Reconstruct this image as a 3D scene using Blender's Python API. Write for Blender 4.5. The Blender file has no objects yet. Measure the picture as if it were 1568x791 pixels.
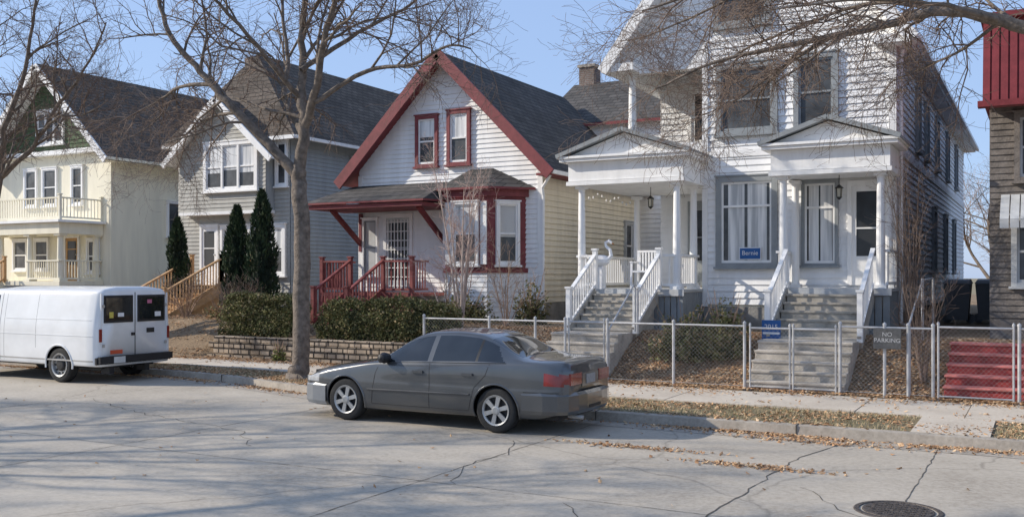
import bpy, math, random, bmesh
from mathutils import Vector, Matrix, noise
RN=random.Random(11)
sc=bpy.context.scene
def V(*a): return Vector(a)
def sst(a,b,x):
    t=max(0,min(1,(x-a)/(b-a))); return t*t*(3-2*t)

# ---------------------------------------------------------------- materials
MATS={}
def mat(name,col,rough=.8,var=.12,scale=3.0,bump=0.0,bscale=30,metal=0,spec=.4,col2=None,streak=False,coat=0):
    if name in MATS: return MATS[name]
    m=bpy.data.materials.new(name); m.use_nodes=True; nt=m.node_tree; N=nt.nodes; L=nt.links
    b=N['Principled BSDF']; tc=N.new('ShaderNodeTexCoord')
    mp=N.new('ShaderNodeMapping'); L.new(tc.outputs['Object'],mp.inputs['Vector'])
    if streak: mp.inputs['Scale'].default_value=(1.6,1.6,.25)
    n=N.new('ShaderNodeTexNoise'); n.inputs['Scale'].default_value=scale; n.inputs['Detail'].default_value=3; n.inputs['Roughness'].default_value=.65
    L.new(mp.outputs[0],n.inputs['Vector'])
    r=N.new('ShaderNodeValToRGB'); L.new(n.outputs['Fac'],r.inputs['Fac'])
    c2=col2 if col2 else tuple(c*(1+var) for c in col)
    c1=tuple(c*(1-var) for c in col)
    r.color_ramp.elements[0].position=.32; r.color_ramp.elements[1].position=.68
    r.color_ramp.elements[0].color=(*c1,1); r.color_ramp.elements[1].color=(*c2,1)
    L.new(r.outputs[0],b.inputs['Base Color'])
    b.inputs['Roughness'].default_value=rough; b.inputs['Metallic'].default_value=metal
    b.inputs['Specular IOR Level'].default_value=spec
    b.inputs['Coat Weight'].default_value=coat; b.inputs['Coat Roughness'].default_value=.05
    if bump:
        n2=N.new('ShaderNodeTexNoise'); n2.inputs['Scale'].default_value=bscale; n2.inputs['Detail'].default_value=2
        L.new(tc.outputs['Object'],n2.inputs['Vector'])
        bp=N.new('ShaderNodeBump'); bp.inputs['Strength'].default_value=bump; bp.inputs['Distance'].default_value=.02
        L.new(n2.outputs['Fac'],bp.inputs['Height']); L.new(bp.outputs[0],b.inputs['Normal'])
    MATS[name]=m; return m

def brickmat(name,axis,c1,c2,mortar,bw,bh,ms,bump=.4,rough=.9,nz=.5):
    m=bpy.data.materials.new(name); m.use_nodes=True; nt=m.node_tree; N=nt.nodes; L=nt.links
    b=N['Principled BSDF']; tc=N.new('ShaderNodeTexCoord'); sp=N.new('ShaderNodeSeparateXYZ'); L.new(tc.outputs['Object'],sp.inputs[0])
    cb=N.new('ShaderNodeCombineXYZ'); L.new(sp.outputs[axis],cb.inputs[0]); L.new(sp.outputs['Z'],cb.inputs[1])
    br=N.new('ShaderNodeTexBrick'); L.new(cb.outputs[0],br.inputs['Vector'])
    br.inputs['Scale'].default_value=1; br.inputs['Brick Width'].default_value=bw; br.inputs['Row Height'].default_value=bh
    br.inputs['Mortar Size'].default_value=ms; br.inputs['Color1'].default_value=(*c1,1); br.inputs['Color2'].default_value=(*c2,1); br.inputs['Mortar'].default_value=(*mortar,1)
    n=N.new('ShaderNodeTexNoise'); n.inputs['Scale'].default_value=1.1; n.inputs['Detail'].default_value=6; n.inputs['Roughness'].default_value=.7; L.new(tc.outputs['Object'],n.inputs['Vector'])
    rr=N.new('ShaderNodeMapRange'); rr.inputs[1].default_value=.3; rr.inputs[2].default_value=.7; rr.inputs[3].default_value=1-nz*.6; rr.inputs[4].default_value=1+nz*.7; L.new(n.outputs['Fac'],rr.inputs[0])
    mx=N.new('ShaderNodeVectorMath'); mx.operation='SCALE'; L.new(br.outputs['Color'],mx.inputs[0]); L.new(rr.outputs[0],mx.inputs['Scale'])
    L.new(mx.outputs[0],b.inputs['Base Color']); b.inputs['Roughness'].default_value=rough; b.inputs['Specular IOR Level'].default_value=.25
    bp=N.new('ShaderNodeBump'); bp.inputs['Strength'].default_value=bump; bp.inputs['Distance'].default_value=.015; bp.invert=True
    L.new(br.outputs['Fac'],bp.inputs['Height']); L.new(bp.outputs[0],b.inputs['Normal'])
    return m
def drape(name,c1,c2,axis,scale,coat=.7):
    # curtain / blind right behind a glossy pane (coat = the glass)
    m=bpy.data.materials.new(name); m.use_nodes=True; nt=m.node_tree; N=nt.nodes; L=nt.links; b=N['Principled BSDF']
    tc=N.new('ShaderNodeTexCoord')
    if axis=='Z':
        sp=N.new('ShaderNodeSeparateXYZ'); L.new(tc.outputs['Object'],sp.inputs[0]); cb=N.new('ShaderNodeCombineXYZ'); L.new(sp.outputs['Z'],cb.inputs[0])
        w=N.new('ShaderNodeTexWave'); w.inputs['Scale'].default_value=scale; w.inputs['Distortion'].default_value=0; L.new(cb.outputs[0],w.inputs['Vector'])
    else:
        mp=N.new('ShaderNodeMapping'); mp.inputs['Scale'].default_value=(scale,scale,.5); L.new(tc.outputs['Object'],mp.inputs[0])
        w=N.new('ShaderNodeTexNoise'); w.inputs['Scale'].default_value=1.0; w.inputs['Detail'].default_value=3; L.new(mp.outputs[0],w.inputs['Vector'])
    r=N.new('ShaderNodeValToRGB'); r.color_ramp.elements[0].position=.35 if axis!='Z' else 0; r.color_ramp.elements[1].position=.62 if axis!='Z' else 1
    r.color_ramp.elements[0].color=(*c1,1); r.color_ramp.elements[1].color=(*c2,1); L.new(w.outputs['Fac'],r.inputs[0]); L.new(r.outputs[0],b.inputs['Base Color'])
    b.inputs['Roughness'].default_value=.9; b.inputs['Specular IOR Level'].default_value=.1; b.inputs['Coat Weight'].default_value=coat; b.inputs['Coat Roughness'].default_value=.03
    n=N.new('ShaderNodeTexNoise'); n.inputs['Scale'].default_value=2.2; L.new(tc.outputs['Object'],n.inputs[0])
    bp=N.new('ShaderNodeBump'); bp.inputs['Strength'].default_value=.12; bp.inputs['Distance'].default_value=.03; L.new(n.outputs['Fac'],bp.inputs['Height']); L.new(bp.outputs[0],b.inputs['Coat Normal'])
    return m

M=dict(
 white=mat('white_paint',(.84,.835,.82),.6,.07,2.5,.15,25,streak=True),
 white_s=mat('white_siding',(.84,.84,.835),.6,.07,2.0,.1,25,streak=True),
 cream_s=mat('cream_siding',(.78,.71,.56),.7,.10,2.0,.1,25,streak=True),
 cream=mat('cream_stucco',(.82,.77,.62),.8,.08,1.5,.3,40,streak=True),
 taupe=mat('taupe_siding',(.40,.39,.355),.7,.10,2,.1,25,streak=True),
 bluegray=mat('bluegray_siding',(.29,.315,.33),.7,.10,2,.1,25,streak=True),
 red=mat('maroon_paint',(.20,.045,.05),.6,.2,4,.2,30),
 deckred=mat('red_deck_paint',(.24,.065,.06),.7,.25,4,.2,30),
 redstep=mat('red_step_paint',(.36,.055,.05),.75,.3,5,.3,30),
 gray=mat('gray_trim_paint',(.27,.29,.30),.6,.12,3,.15,30),
 lgray=mat('light_gray_paint',(.50,.51,.51),.7,.12,3,.15,30),
 dark=mat('dark_interior',(.012,.013,.015),.7,.3,2,coat=.6),
 green=mat('green_shingle',(.075,.115,.06),.85,.4,9,.4,30),
 conc=mat('concrete_steps',(.44,.40,.345),.9,.25,3,.5,40),
 found=mat('foundation_stone',(.28,.27,.25),.9,.3,2,.5,20),
 wood=mat('tan_wood',(.52,.32,.16),.8,.2,5,.3,30),
 wgray=mat('weathered_wood',(.42,.385,.33),.85,.2,5,.3,30),
 metal=mat('galvanised_metal',(.50,.50,.50),.5,.15,8,metal=.4),
 blackm=mat('black_metal',(.03,.03,.03),.5,.2,8),
 bark=mat('tree_bark',(.17,.14,.115),.95,.4,9,.8,35),
 twig=mat('tree_twig',(.18,.13,.10),.9,.3,4),
 twigr=mat('shrub_twig',(.36,.25,.18),.9,.3,4),
 brown=mat('brown_wall',(.17,.15,.135),.85,.3,5,.4,30),
 maroonw=mat('maroon_panel',(.20,.03,.035),.6,.2,4,.1,30),
 curtain=drape('curtain_fabric',(.40,.41,.42),(.80,.80,.79),'X',9.0),
 blind=drape('window_blind',(.42,.425,.42),(.62,.62,.61),'Z',14),
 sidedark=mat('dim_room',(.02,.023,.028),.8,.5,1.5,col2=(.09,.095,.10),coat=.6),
 roofY=brickmat('asphalt_shingle_a','Y',(.072,.068,.064),(.106,.098,.092),(.03,.03,.03),.33,.14,.012),
 roofX=brickmat('asphalt_shingle_b','X',(.072,.068,.064),(.106,.098,.092),(.03,.03,.03),.33,.14,.012),
 roofB=brickmat('brown_shingle','Y',(.095,.078,.064),(.14,.115,.095),(.04,.035,.03),.33,.14,.012),
 roofBX=brickmat('brown_shingle_b','X',(.095,.078,.064),(.14,.115,.095),(.05,.045,.04),.33,.14,.012),
 brick=brickmat('chimney_brick','X',(.17,.12,.10),(.24,.17,.14),(.25,.24,.22),.2,.07,.01),
 stone=brickmat('retaining_stone','X',(.32,.255,.19),(.47,.38,.285),(.06,.05,.04),.34,.13,.02,bump=1.0,nz=.8),
)

# ---------------------------------------------------------------- mesh builder
class MB:
    def __init__(s): s.v=[];s.f=[];s.m=[];s.ml=[]
    def mi(s,m):
        if m not in s.ml: s.ml.append(m)
        return s.ml.index(m)
    def poly(s,pts,m):
        i=len(s.v); s.v.extend([tuple(p) for p in pts]); s.f.append(tuple(range(i,i+len(pts)))); s.m.append(s.mi(m))
    def hexa(s,c,m):
        i=len(s.v); s.v.extend([tuple(p) for p in c]); k=s.mi(m)
        for q in ((0,3,2,1),(4,5,6,7),(0,1,5,4),(1,2,6,5),(2,3,7,6),(3,0,4,7)): s.f.append(tuple(i+a for a in q)); s.m.append(k)
    def box(s,x0,x1,y0,y1,z0,z1,m):
        s.hexa([(x0,y0,z0),(x1,y0,z0),(x1,y1,z0),(x0,y1,z0),(x0,y0,z1),(x1,y0,z1),(x1,y1,z1),(x0,y1,z1)],m)
    def fbox(s,fr,a0,a1,z0,z1,o0,o1,m):
        s.hexa([fr(a0,z0,o0),fr(a1,z0,o0),fr(a1,z0,o1),fr(a0,z0,o1),fr(a0,z1,o0),fr(a1,z1,o0),fr(a1,z1,o1),fr(a0,z1,o1)],m)
    def beam(s,p,q,w,h,m,up=None):
        p=Vector(p);q=Vector(q);d=(q-p).normalized(); up=Vector(up) if up else V(0,0,1)
        sd=d.cross(up)
        if sd.length<1e-4: sd=V(1,0,0)
        sd.normalize(); u2=sd.cross(d).normalized(); a=sd*w/2; b=u2*h/2
        s.hexa([p-a-b,p+a-b,p+a+b,p-a+b,q-a-b,q+a-b,q+a+b,q-a+b],m)
    def tube(s,pts,rad,n,m,cap=True):
        pts=[Vector(p) for p in pts]; k=s.mi(m); base=len(s.v); ref=None
        if not hasattr(rad,'__len__'): rad=[rad]*len(pts)
        for i,p in enumerate(pts):
            d=(pts[min(i+1,len(pts)-1)]-pts[max(i-1,0)])
            if d.length<1e-7: d=V(0,0,1)
            d.normalize()
            if ref is None: ref=d.orthogonal().normalized()
            a=(ref-d*ref.dot(d))
            if a.length<1e-5: a=d.orthogonal()
            a.normalize(); ref=a; b=d.cross(a)
            for j in range(n):
                t=2*math.pi*j/n; q=p+(a*math.cos(t)+b*math.sin(t))*rad[i]; s.v.append((q.x,q.y,q.z))
        for i in range(len(pts)-1):
            for j in range(n):
                s.f.append((base+i*n+j,base+i*n+(j+1)%n,base+(i+1)*n+(j+1)%n,base+(i+1)*n+j)); s.m.append(k)
        if cap:
            s.f.append(tuple(base+j for j in range(n))[::-1]); s.m.append(k)
            e=base+(len(pts)-1)*n; s.f.append(tuple(e+j for j in range(n))); s.m.append(k)
    def slab(s,pts,th,m,me):
        pts=[Vector(p) for p in pts]; lo=[p-V(0,0,th) for p in pts]
        s.poly(pts,m); s.poly(lo[::-1],me)
        for i in range(len(pts)):
            j=(i+1)%len(pts); s.poly([pts[i],lo[i],lo[j],pts[j]],me)
    def lathe(s,prof,n,m,c=(0,0,0),axis='Z'):
        k=s.mi(m); base=len(s.v)
        for r,h in prof:
            for j in range(n):
                t=2*math.pi*j/n
                if axis=='Z': s.v.append((c[0]+r*math.cos(t),c[1]+r*math.sin(t),c[2]+h))
                else: s.v.append((c[0]+r*math.cos(t),c[1]+h,c[2]+r*math.sin(t)))
        for i in range(len(prof)-1):
            for j in range(n):
                s.f.append((base+i*n+j,base+i*n+(j+1)%n,base+(i+1)*n+(j+1)%n,base+(i+1)*n+j)); s.m.append(k)
    def build(s,name,parent=None,smooth=False,recalc=True,loc=None):
        me=bpy.data.meshes.new(name); me.from_pydata(s.v,[],s.f)
        for m in s.ml: me.materials.append(m)
        me.polygons.foreach_set('material_index',s.m)
        if smooth: me.polygons.foreach_set('use_smooth',[True]*len(s.f))
        if recalc:
            bm=bmesh.new(); bm.from_mesh(me)
            if smooth: bmesh.ops.remove_doubles(bm,verts=bm.verts,dist=1e-5)
            bmesh.ops.recalc_face_normals(bm,faces=bm.faces); bm.to_mesh(me); bm.free()
        me.update()
        o=bpy.data.objects.new(name,me); sc.collection.objects.link(o)
        if parent: o.parent=parent
        return o
def empty(name,loc=(0,0,0),rz=0):
    e=bpy.data.objects.new(name,None); sc.collection.objects.link(e); e.location=loc; e.rotation_euler=(0,0,rz); return e

def front(Y): return lambda a,z,o:(a,Y-o,z)
def right(X): return lambda a,z,o:(X+o,a,z)
def seg(P,Q):
    P=Vector((P[0],P[1],0));Q=Vector((Q[0],Q[1],0));u=(Q-P).normalized();n=V(u.y,-u.x,0)
    return (lambda a,z,o:tuple(P+u*a+n*o+V(0,0,z))),(Q-P).length
def siding(mb,fr,z0,z1,l,r,m,exp=.115,lap=.024):
    lf=l if callable(l) else (lambda z:l); rf=r if callable(r) else (lambda z:r)
    z=z0
    while z<z1-1e-3:
        zt=min(z+exp,z1); a,b,c,d=lf(z),rf(z),rf(zt),lf(zt)
        if b-a>.02:
            j=RN.uniform(-.003,.003)
            mb.poly([fr(a,z,lap+j),fr(b,z,lap-j),fr(c,zt,.003),fr(d,zt,.003)],m)
            mb.poly([fr(a,z,.0),fr(b,z,.0),fr(b,z,lap-j),fr(a,z,lap+j)],m)
        z=zt
def pane(mb,fr,a0,a1,z0,z1,o,m): mb.poly([fr(a0,z0,o),fr(a1,z0,o),fr(a1,z1,o),fr(a0,z1,o)],m)
def window(mb,fr,a0,a1,z0,z1,cas,sash,inner,cw=.09,dh=True,sill=True,half=None,mull=0,drapes=False):
    mb.fbox(fr,a0,a0+cw,z0,z1,.0,.095,cas); mb.fbox(fr,a1-cw,a1,z0,z1,.0,.095,cas)
    mb.fbox(fr,a0+cw,a1-cw,z1-cw,z1,.0,.098,cas); mb.fbox(fr,a0+cw,a1-cw,z0,z0+cw*.7,.0,.092,cas)
    mb.fbox(fr,a0-.03,a1+.03,z1,z1+.035,.0,.12,cas)
    if sill: mb.fbox(fr,a0-.04,a1+.04,z0-.05,z0,.0,.14,cas)
    n=mull+1; W=(a1-a0-2*cw)/n
    for i in range(n):
        b0=a0+cw+W*i; b1=b0+W; y0=z0+cw*.7; y1=z1-cw; sw=.045
        if i>0: mb.fbox(fr,b0-.04,b0+.04,y0,y1,.0,.09,cas)
        zm=(y0+y1)/2
        mb.fbox(fr,b0,b0+sw,y0,y1,.028,.06,sash); mb.fbox(fr,b1-sw,b1,y0,y1,.028,.06,sash)
        mb.fbox(fr,b0+sw,b1-sw,y1-sw,y1,.028,.061,sash); mb.fbox(fr,b0+sw,b1-sw,y0,y0+sw*1.3,.028,.061,sash)
        if drapes:
            zq=y0+(y1-y0)*.70; mb.fbox(fr,b0+sw,b1-sw,zq-.025,zq+.025,.028,.065,sash)
            w=b1-b0; c0=b0+w*.13; c1=b0+w*.46; c2=b0+w*.52; c3=b0+w*.90
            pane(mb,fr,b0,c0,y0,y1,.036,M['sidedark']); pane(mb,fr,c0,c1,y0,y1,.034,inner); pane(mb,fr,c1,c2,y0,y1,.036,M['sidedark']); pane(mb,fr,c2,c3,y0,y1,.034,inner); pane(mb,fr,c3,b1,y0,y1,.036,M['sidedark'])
            continue
        if dh: mb.fbox(fr,b0+sw,b1-sw,zm-.022,zm+.022,.028,.065,sash)
        if half:
            hh=half+RN.uniform(-.12,.12); zz=y0+(y1-y0)*hh
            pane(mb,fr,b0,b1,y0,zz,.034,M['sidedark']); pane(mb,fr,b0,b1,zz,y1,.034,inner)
        else: pane(mb,fr,b0,b1,y0,y1,.034,inner)
def door(mb,fr,a0,a1,z0,z1,cas,leaf,glassy=True,bars=False):
    cw=.09
    mb.fbox(fr,a0-cw,a0,z0,z1,.0,.08,cas); mb.fbox(fr,a1,a1+cw,z0,z1,.0,.08,cas); mb.fbox(fr,a0-cw,a1+cw,z1,z1+.12,.0,.083,cas)
    zb=.62 if (glassy and not bars) else .3
    mb.fbox(fr,a0,a1,z0,z0+zb if glassy else z1,.0,.05,leaf)
    if glassy:
        mb.fbox(fr,a0,a0+.09,z0+zb,z1,.0,.05,leaf); mb.fbox(fr,a1-.09,a1,z0+zb,z1,.0,.05,leaf); mb.fbox(fr,a0+.09,a1-.09,z1-.12,z1,.0,.05,leaf)
        mb.fbox(fr,a0+.09,a1-.09,z0+1.2,z0+1.235,.0,.051,leaf)
        pane(mb,fr,a0+.09,a1-.09,z0+zb,z1-.12,.034,M['dark'])
    if bars:
        n=7
        for i in range(n):
            a=a0+(a1-a0)*(i+.5)/n; mb.fbox(fr,a-.012,a+.012,z0+.05,z1-.05,.052,.07,M['white'])
        for i in range(8):
            z=z0+(z1-z0)*(i+.5)/8; mb.fbox(fr,a0,a1,z-.012,z+.012,.071,.08,M['white'])
    mb.tube([fr(a1-.06,z0+1.0,.05),fr(a1-.06,z0+1.0,.10)],.025,8,M['metal'])
def column(mb,x,y,z0,z1,r,m,sq=False):
    prof=[(r*1.15,.0),(r*1.15,.06),(r,.12),(r*1.0,(z1-z0)*.35),(r*.82,z1-z0-.14),(r*.85,z1-z0-.10),(r*1.1,z1-z0-.06),(r*1.1,z1-z0)]
    mb.lathe(prof,14,m,(x,y,z0))
    mb.box(x-r*1.4,x+r*1.4,y-r*1.4,y+r*1.4,z0-.003,z0+.07,m); mb.box(x-r*1.35,x+r*1.35,y-r*1.35,y+r*1.35,z1-.07,z1+.003,m)
def railing(mb,p,q,h,m,sp=.12,b=.028,n0=True,n1=True,bot=.1):
    p=Vector(p);q=Vector(q);L=(V(q.x,q.y,0)-V(p.x,p.y,0)).length; up=V(0,0,1)
    mb.beam(p+up*h,q+up*h,.085,.05,m); mb.beam(p+up*bot,q+up*bot,.05,.06,m)
    n=max(2,int(L/sp))
    for i in range(1,n):
        c=p.lerp(q,i/n); mb.beam(c+up*bot,c+up*h,b,b,m,up=(0,1,0))
    for f,c in ((n0,p),(n1,q)):
        if f:
            mb.beam(c-up*.05,c+up*(h+.10),.10,.10,m,up=(0,1,0)); mb.beam(c+up*(h+.10),c+up*(h+.14),.14,.14,m,up=(0,1,0))
def stairs(mb,x0,x1,y1,z1,y0,z0,n,m,cheek=None):
    for i in range(n):
        ya=y1-(y1-y0)*(i+1)/n; yb=y1-(y1-y0)*i/n
        zt=z0+(z1-z0)*(n-1-i)/n
        mb.box(x0,x1,ya,yb-.001,z0-.25,zt,m); mb.box(x0-.02,x1+.02,ya-.03,yb,zt+.001,zt+.04,m)
    if cheek:
        for x in (x0-.10,x1+.02): mb.beam((x+.04,y1,z1-.12),(x+.04,y0,z0-.05),.07,.3,cheek)
def gableroof(mb,xc,hw,ze,zp,y0,y1,m,me,th=.10):
    mb.slab([(xc-hw,y0,ze),(xc,y0,zp),(xc,y1,zp),(xc-hw,y1,ze)],th,m,me)
    mb.slab([(xc+hw,y0,ze),(xc+hw,y1,ze),(xc,y1,zp),(xc,y0,zp)],th,m,me)
def rakes(mb,xc,hw,ze,zp,y,m,h=.25,w=.06,off=.12):
    for s in (-1,1):
        mb.beam((xc+s*hw,y,ze-off),(xc+.0*s,y,zp-off),w,h,m)
def gutter(mb,p,q,m): 
    mb.beam(p,q,.11,.10,m)

# ================================================================= GROUND
NEAR=3.4
def bend(x): return 1.5*(1-sst(-17,-9,x))
def curbY(x): return 13.72+bend(x)
def walk0(x): return 15.42+.55*bend(x)
def walk1(x): return 17.2+.35*bend(x)
def yardz(x,y):
    t=sst(17.5,19.6,y); z=.17+.83*t
    if -18.6<x<-12.4: z=(.16 if y<18.15 else .68+.35*sst(18.3,20.5,y))
    z+=.03*noise.noise(Vector((x*.9,y*.9,0)))*sst(17.4,18,y)
    return z

def groundmat(name,cols,scales,bump=.6,bd=.03,rough=.95):
    m=bpy.data.materials.new(name); m.use_nodes=True; nt=m.node_tree; N=nt.nodes; L=nt.links; b=N['Principled BSDF']
    tc=N.new('ShaderNodeTexCoord')
    n=N.new('ShaderNodeTexNoise'); n.inputs['Scale'].default_value=scales[0]; n.inputs['Detail'].default_value=6; n.inputs['Roughness'].default_value=.7; L.new(tc.outputs['Object'],n.inputs[0])
    n2=N.new('ShaderNodeTexNoise'); n2.inputs['Scale'].default_value=scales[1]; n2.inputs['Detail'].default_value=4; n2.inputs['Roughness'].default_value=.75; L.new(tc.outputs['Object'],n2.inputs[0])
    a=N.new('ShaderNodeMath'); a.operation='ADD'; L.new(n.outputs[0],a.inputs[0]); L.new(n2.outputs[0],a.inputs[1])
    h=N.new('ShaderNodeMath'); h.operation='MULTIPLY'; h.inputs[1].default_value=.5; L.new(a.outputs[0],h.inputs[0])
    r=N.new('ShaderNodeValToRGB'); L.new(h.outputs[0],r.inputs[0])
    e=r.color_ramp.elements; e[0].position=.36; e[0].color=(*cols[0],1); e[1].position=.64; e[1].color=(*cols[-1],1)
    for i,c in enumerate(cols[1:-1]):
        q=e.new(.36+.28*(i+1)/(len(cols)-1)); q.color=(*c,1)
    L.new(r.outputs[0],b.inputs['Base Color']); b.inputs['Roughness'].default_value=rough; b.inputs['Specular IOR Level'].default_value=.2
    bp=N.new('ShaderNodeBump'); bp.inputs['Strength'].default_value=bump; bp.inputs['Distance'].default_value=bd; L.new(n2.outputs[0],bp.inputs['Height']); L.new(bp.outputs[0],b.inputs['Normal'])
    return m,N,L,b,r,tc
roadm,N,L,b,r,tc=groundmat('concrete_road',[(.31,.272,.222),(.43,.385,.32),(.51,.46,.385)],(.5,14),.3,.012,.85)
vz=N.new('ShaderNodeTexVoronoi'); vz.feature='DISTANCE_TO_EDGE'; vz.inputs['Scale'].default_value=.21
nn=N.new('ShaderNodeTexNoise'); nn.inputs['Scale'].default_value=1.3; nn.inputs['Detail'].default_value=4; L.new(tc.outputs['Object'],nn.inputs[0])
ad=N.new('ShaderNodeMix'); ad.data_type='VECTOR'; ad.inputs[0].default_value=.35; L.new(tc.outputs['Object'],ad.inputs[4]); L.new(nn.outputs['Color'],ad.inputs[5]); L.new(ad.outputs[1],vz.inputs['Vector'])
mr=N.new('ShaderNodeMapRange'); mr.inputs[1].default_value=.0; mr.inputs[2].default_value=.004; mr.inputs[3].default_value=.72; mr.inputs[4].default_value=1; L.new(vz.outputs[0],mr.inputs[0])
vs=N.new('ShaderNodeVectorMath'); vs.operation='SCALE'; L.new(r.outputs[0],vs.inputs[0]); L.new(mr.outputs[0],vs.inputs['Scale']); L.new(vs.outputs[0],b.inputs['Base Color'])
walkm=groundmat('sidewalk_concrete',[(.44,.385,.32),(.55,.49,.41),(.62,.56,.475)],(.8,18),.25,.01,.85)[0]
kerbm=groundmat('kerb_concrete',[(.27,.24,.20),(.37,.33,.28),(.46,.415,.35)],(2.2,18),.4,.01,.85)[0]
grassm=groundmat('winter_grass',[(.16,.14,.085),(.24,.205,.125),(.31,.255,.165),(.37,.30,.20)],(1.6,22),1,.05)[0]
yardm=groundmat('yard_soil',[(.19,.135,.085),(.29,.21,.135),(.38,.275,.18)],(1.3,18),1,.05)[0]
crackm=mat('crack_filler',(.10,.09,.075),.95,.3,4)

g=MB(); g.poly([(-700,-700,-.06),(700,-700,-.06),(700,900,-.06),(-700,900,-.06)],grassm); g.build('ground',recalc=False)
def strip(name,fa,fb,za,zb,m,x0=-140,x1=70,st=1.0):
    mb=MB(); x=x0
    while x<x1-1e-6:
        y=min(x+st,x1); mb.poly([(x,fa(x),za),(y,fa(y),za),(y,fb(y),zb),(x,fb(x),zb)],m); x=y
    return mb
mb=strip('road',lambda x:NEAR,curbY,0,0,roadm); mb.build('road',recalc=False)
mb=MB(); mb.box(-140,70,NEAR-.18,NEAR,-.02,.14,kerbm); mb.build('kerb',recalc=False)
mb=MB(); mb.box(-140,70,-.4,NEAR-.185,-.02,.13,grassm); mb.build('grass_verge',recalc=False)
mb=MB(); mb.box(-140,70,-2.4,-.405,-.02,.15,walkm); mb.build('pavement',recalc=False)
kb=strip('kerb',lambda x:curbY(x)-.001,lambda x:curbY(x)+.02,-.02,.135,kerbm)
for q in (strip('k',lambda x:curbY(x)+.02,lambda x:curbY(x)+.17,.135,.145,kerbm),):
    o=len(kb.v); kb.v+=q.v; kb.f+=[tuple(a+o for a in f) for f in q.f]; kb.m+=q.m
x=-60
while x<20:
    kb.box(x-.005,x+.005,curbY(x)-.004,curbY(x)+.172,0,.148,crackm); x+=3.0
kb.build('kerb',recalc=False)
gp=strip('gutter',lambda x:curbY(x)-.45,lambda x:curbY(x),.004,.004,kerbm); gp.build('gutter_pan',recalc=False)
mb=strip('p',lambda x:curbY(x)+.17,walk0,.13,.14,grassm)
mb.build('grass_verge',recalc=False)
mb=MB(); x=-70.0
while x<25:
    j=RN.uniform(-.006,.008); x2=x+1.5
    mb.hexa([(x+.008,walk0(x),.05),(x2-.008,walk0(x2),.05),(x2-.008,walk1(x2),.05),(x+.008,walk1(x),.05),
                 (x+.008,walk0(x),.165+j),(x2-.008,walk0(x2),.165+j),(x2-.008,walk1(x2),.17+j),(x+.008,walk1(x),.17+j)],walkm)
    x+=1.5
mb.hexa([(-1.55,13.89,.0),(-.6,13.89,.0),(-.6,15.41,.0),(-1.55,15.41,.0),(-1.55,13.89,.15),(-.6,13.89,.15),(-.6,15.41,.165),(-1.55,15.41,.165)],walkm)
mb.build('pavement',recalc=True)
mb=MB(); k=mb.mi(yardm)
X0,X1,dx=-62,16,.4; ys=[15.3,16.4,17.0,17.3]+[17.45+.15*i for i in range(20)]+[21+i for i in range(0,50,3)]
cols=int((X1-X0)/dx)+1
for j,y in enumerate(ys):
    for i in range(cols):
        xx=X0+i*dx; mb.v.append((xx,y,yardz(xx,y) if y>17.35 else .10))
for j in range(len(ys)-1):
    for i in range(cols-1):
        a=j*cols+i; mb.f.append((a,a+1,a+cols+1,a+cols)); mb.m.append(k)
mb.build('front_yard_terrain',recalc=False,smooth=False)
mb=MB()
def crack(pts,w,jit=.05,st=.18,z=.004):
    P=[]
    for i in range(len(pts)-1):
        a=Vector((*pts[i],0));c=Vector((*pts[i+1],0)); n=max(1,int((c-a).length/st))
        for q in range(n): P.append(a.lerp(c,q/n))
    P.append(Vector((*pts[-1],0)))
    P=[p+V(RN.uniform(-jit,jit),RN.uniform(-jit,jit),0) for p in P]
    for i in range(len(P)-1):
        d=(P[i+1]-P[i]).normalized(); n=V(-d.y,d.x,0); w1=w*RN.uniform(.4,1.2); w2=w*RN.uniform(.4,1.2)
        mb.poly([P[i]-n*w1+V(0,0,z),P[i+1]-n*w2+V(0,0,z),P[i+1]+n*w2+V(0,0,z),P[i]+n*w1+V(0,0,z)],crackm)
crack([(-60,8.75),(15,8.8)],.005,.006)
for xx in (-1.2,-5.9,-10.6,-15.3,-20,-24.7,3.5): crack([(xx,3.45),(xx+.03,curbY(xx))],.006,.012)
crack([(-2.9,7.2),(-2.7,8.8),(-2.62,12.1),(-2.3,13.3)],.009,.03)
crack([(-5.5,8.8),(-5.95,9.7),(-5.8,10.6),(-6.2,11.5)],.006,.05)
crack([(-4.1,8.6),(-3.4,7.8),(-2.2,7.4)],.006,.04)
crack([(-9,9.5),(-10,10.4),(-12.5,10.9),(-15,11.8)],.006,.06)
crack([(-2.2,10.4),(-1.7,9.6),(-.9,9.0)],.005,.04)
mb.build('road_crack',recalc=False)
mb=MB(); iron=mat('cast_iron',(.10,.085,.075),.6,.4,20,.6,60,metal=.3)
mb.lathe([(.0,.012),(.31,.012),(.32,.008),(.325,-.01),(.345,-.01),(.35,.010),(.39,.010),(.40,.002)],36,iron,(-1.2,9.8,0))
for i in range(-6,7):
    for j in range(-6,7):
        if (i*i+j*j)*.045**2<.28**2 and (i+j)%2==0: mb.box(-1.2+i*.045-.017,-1.2+i*.045+.017,9.8+j*.045-.017,9.8+j*.045+.017,.010,.019,iron)
mb.build('manhole_cover')

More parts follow.
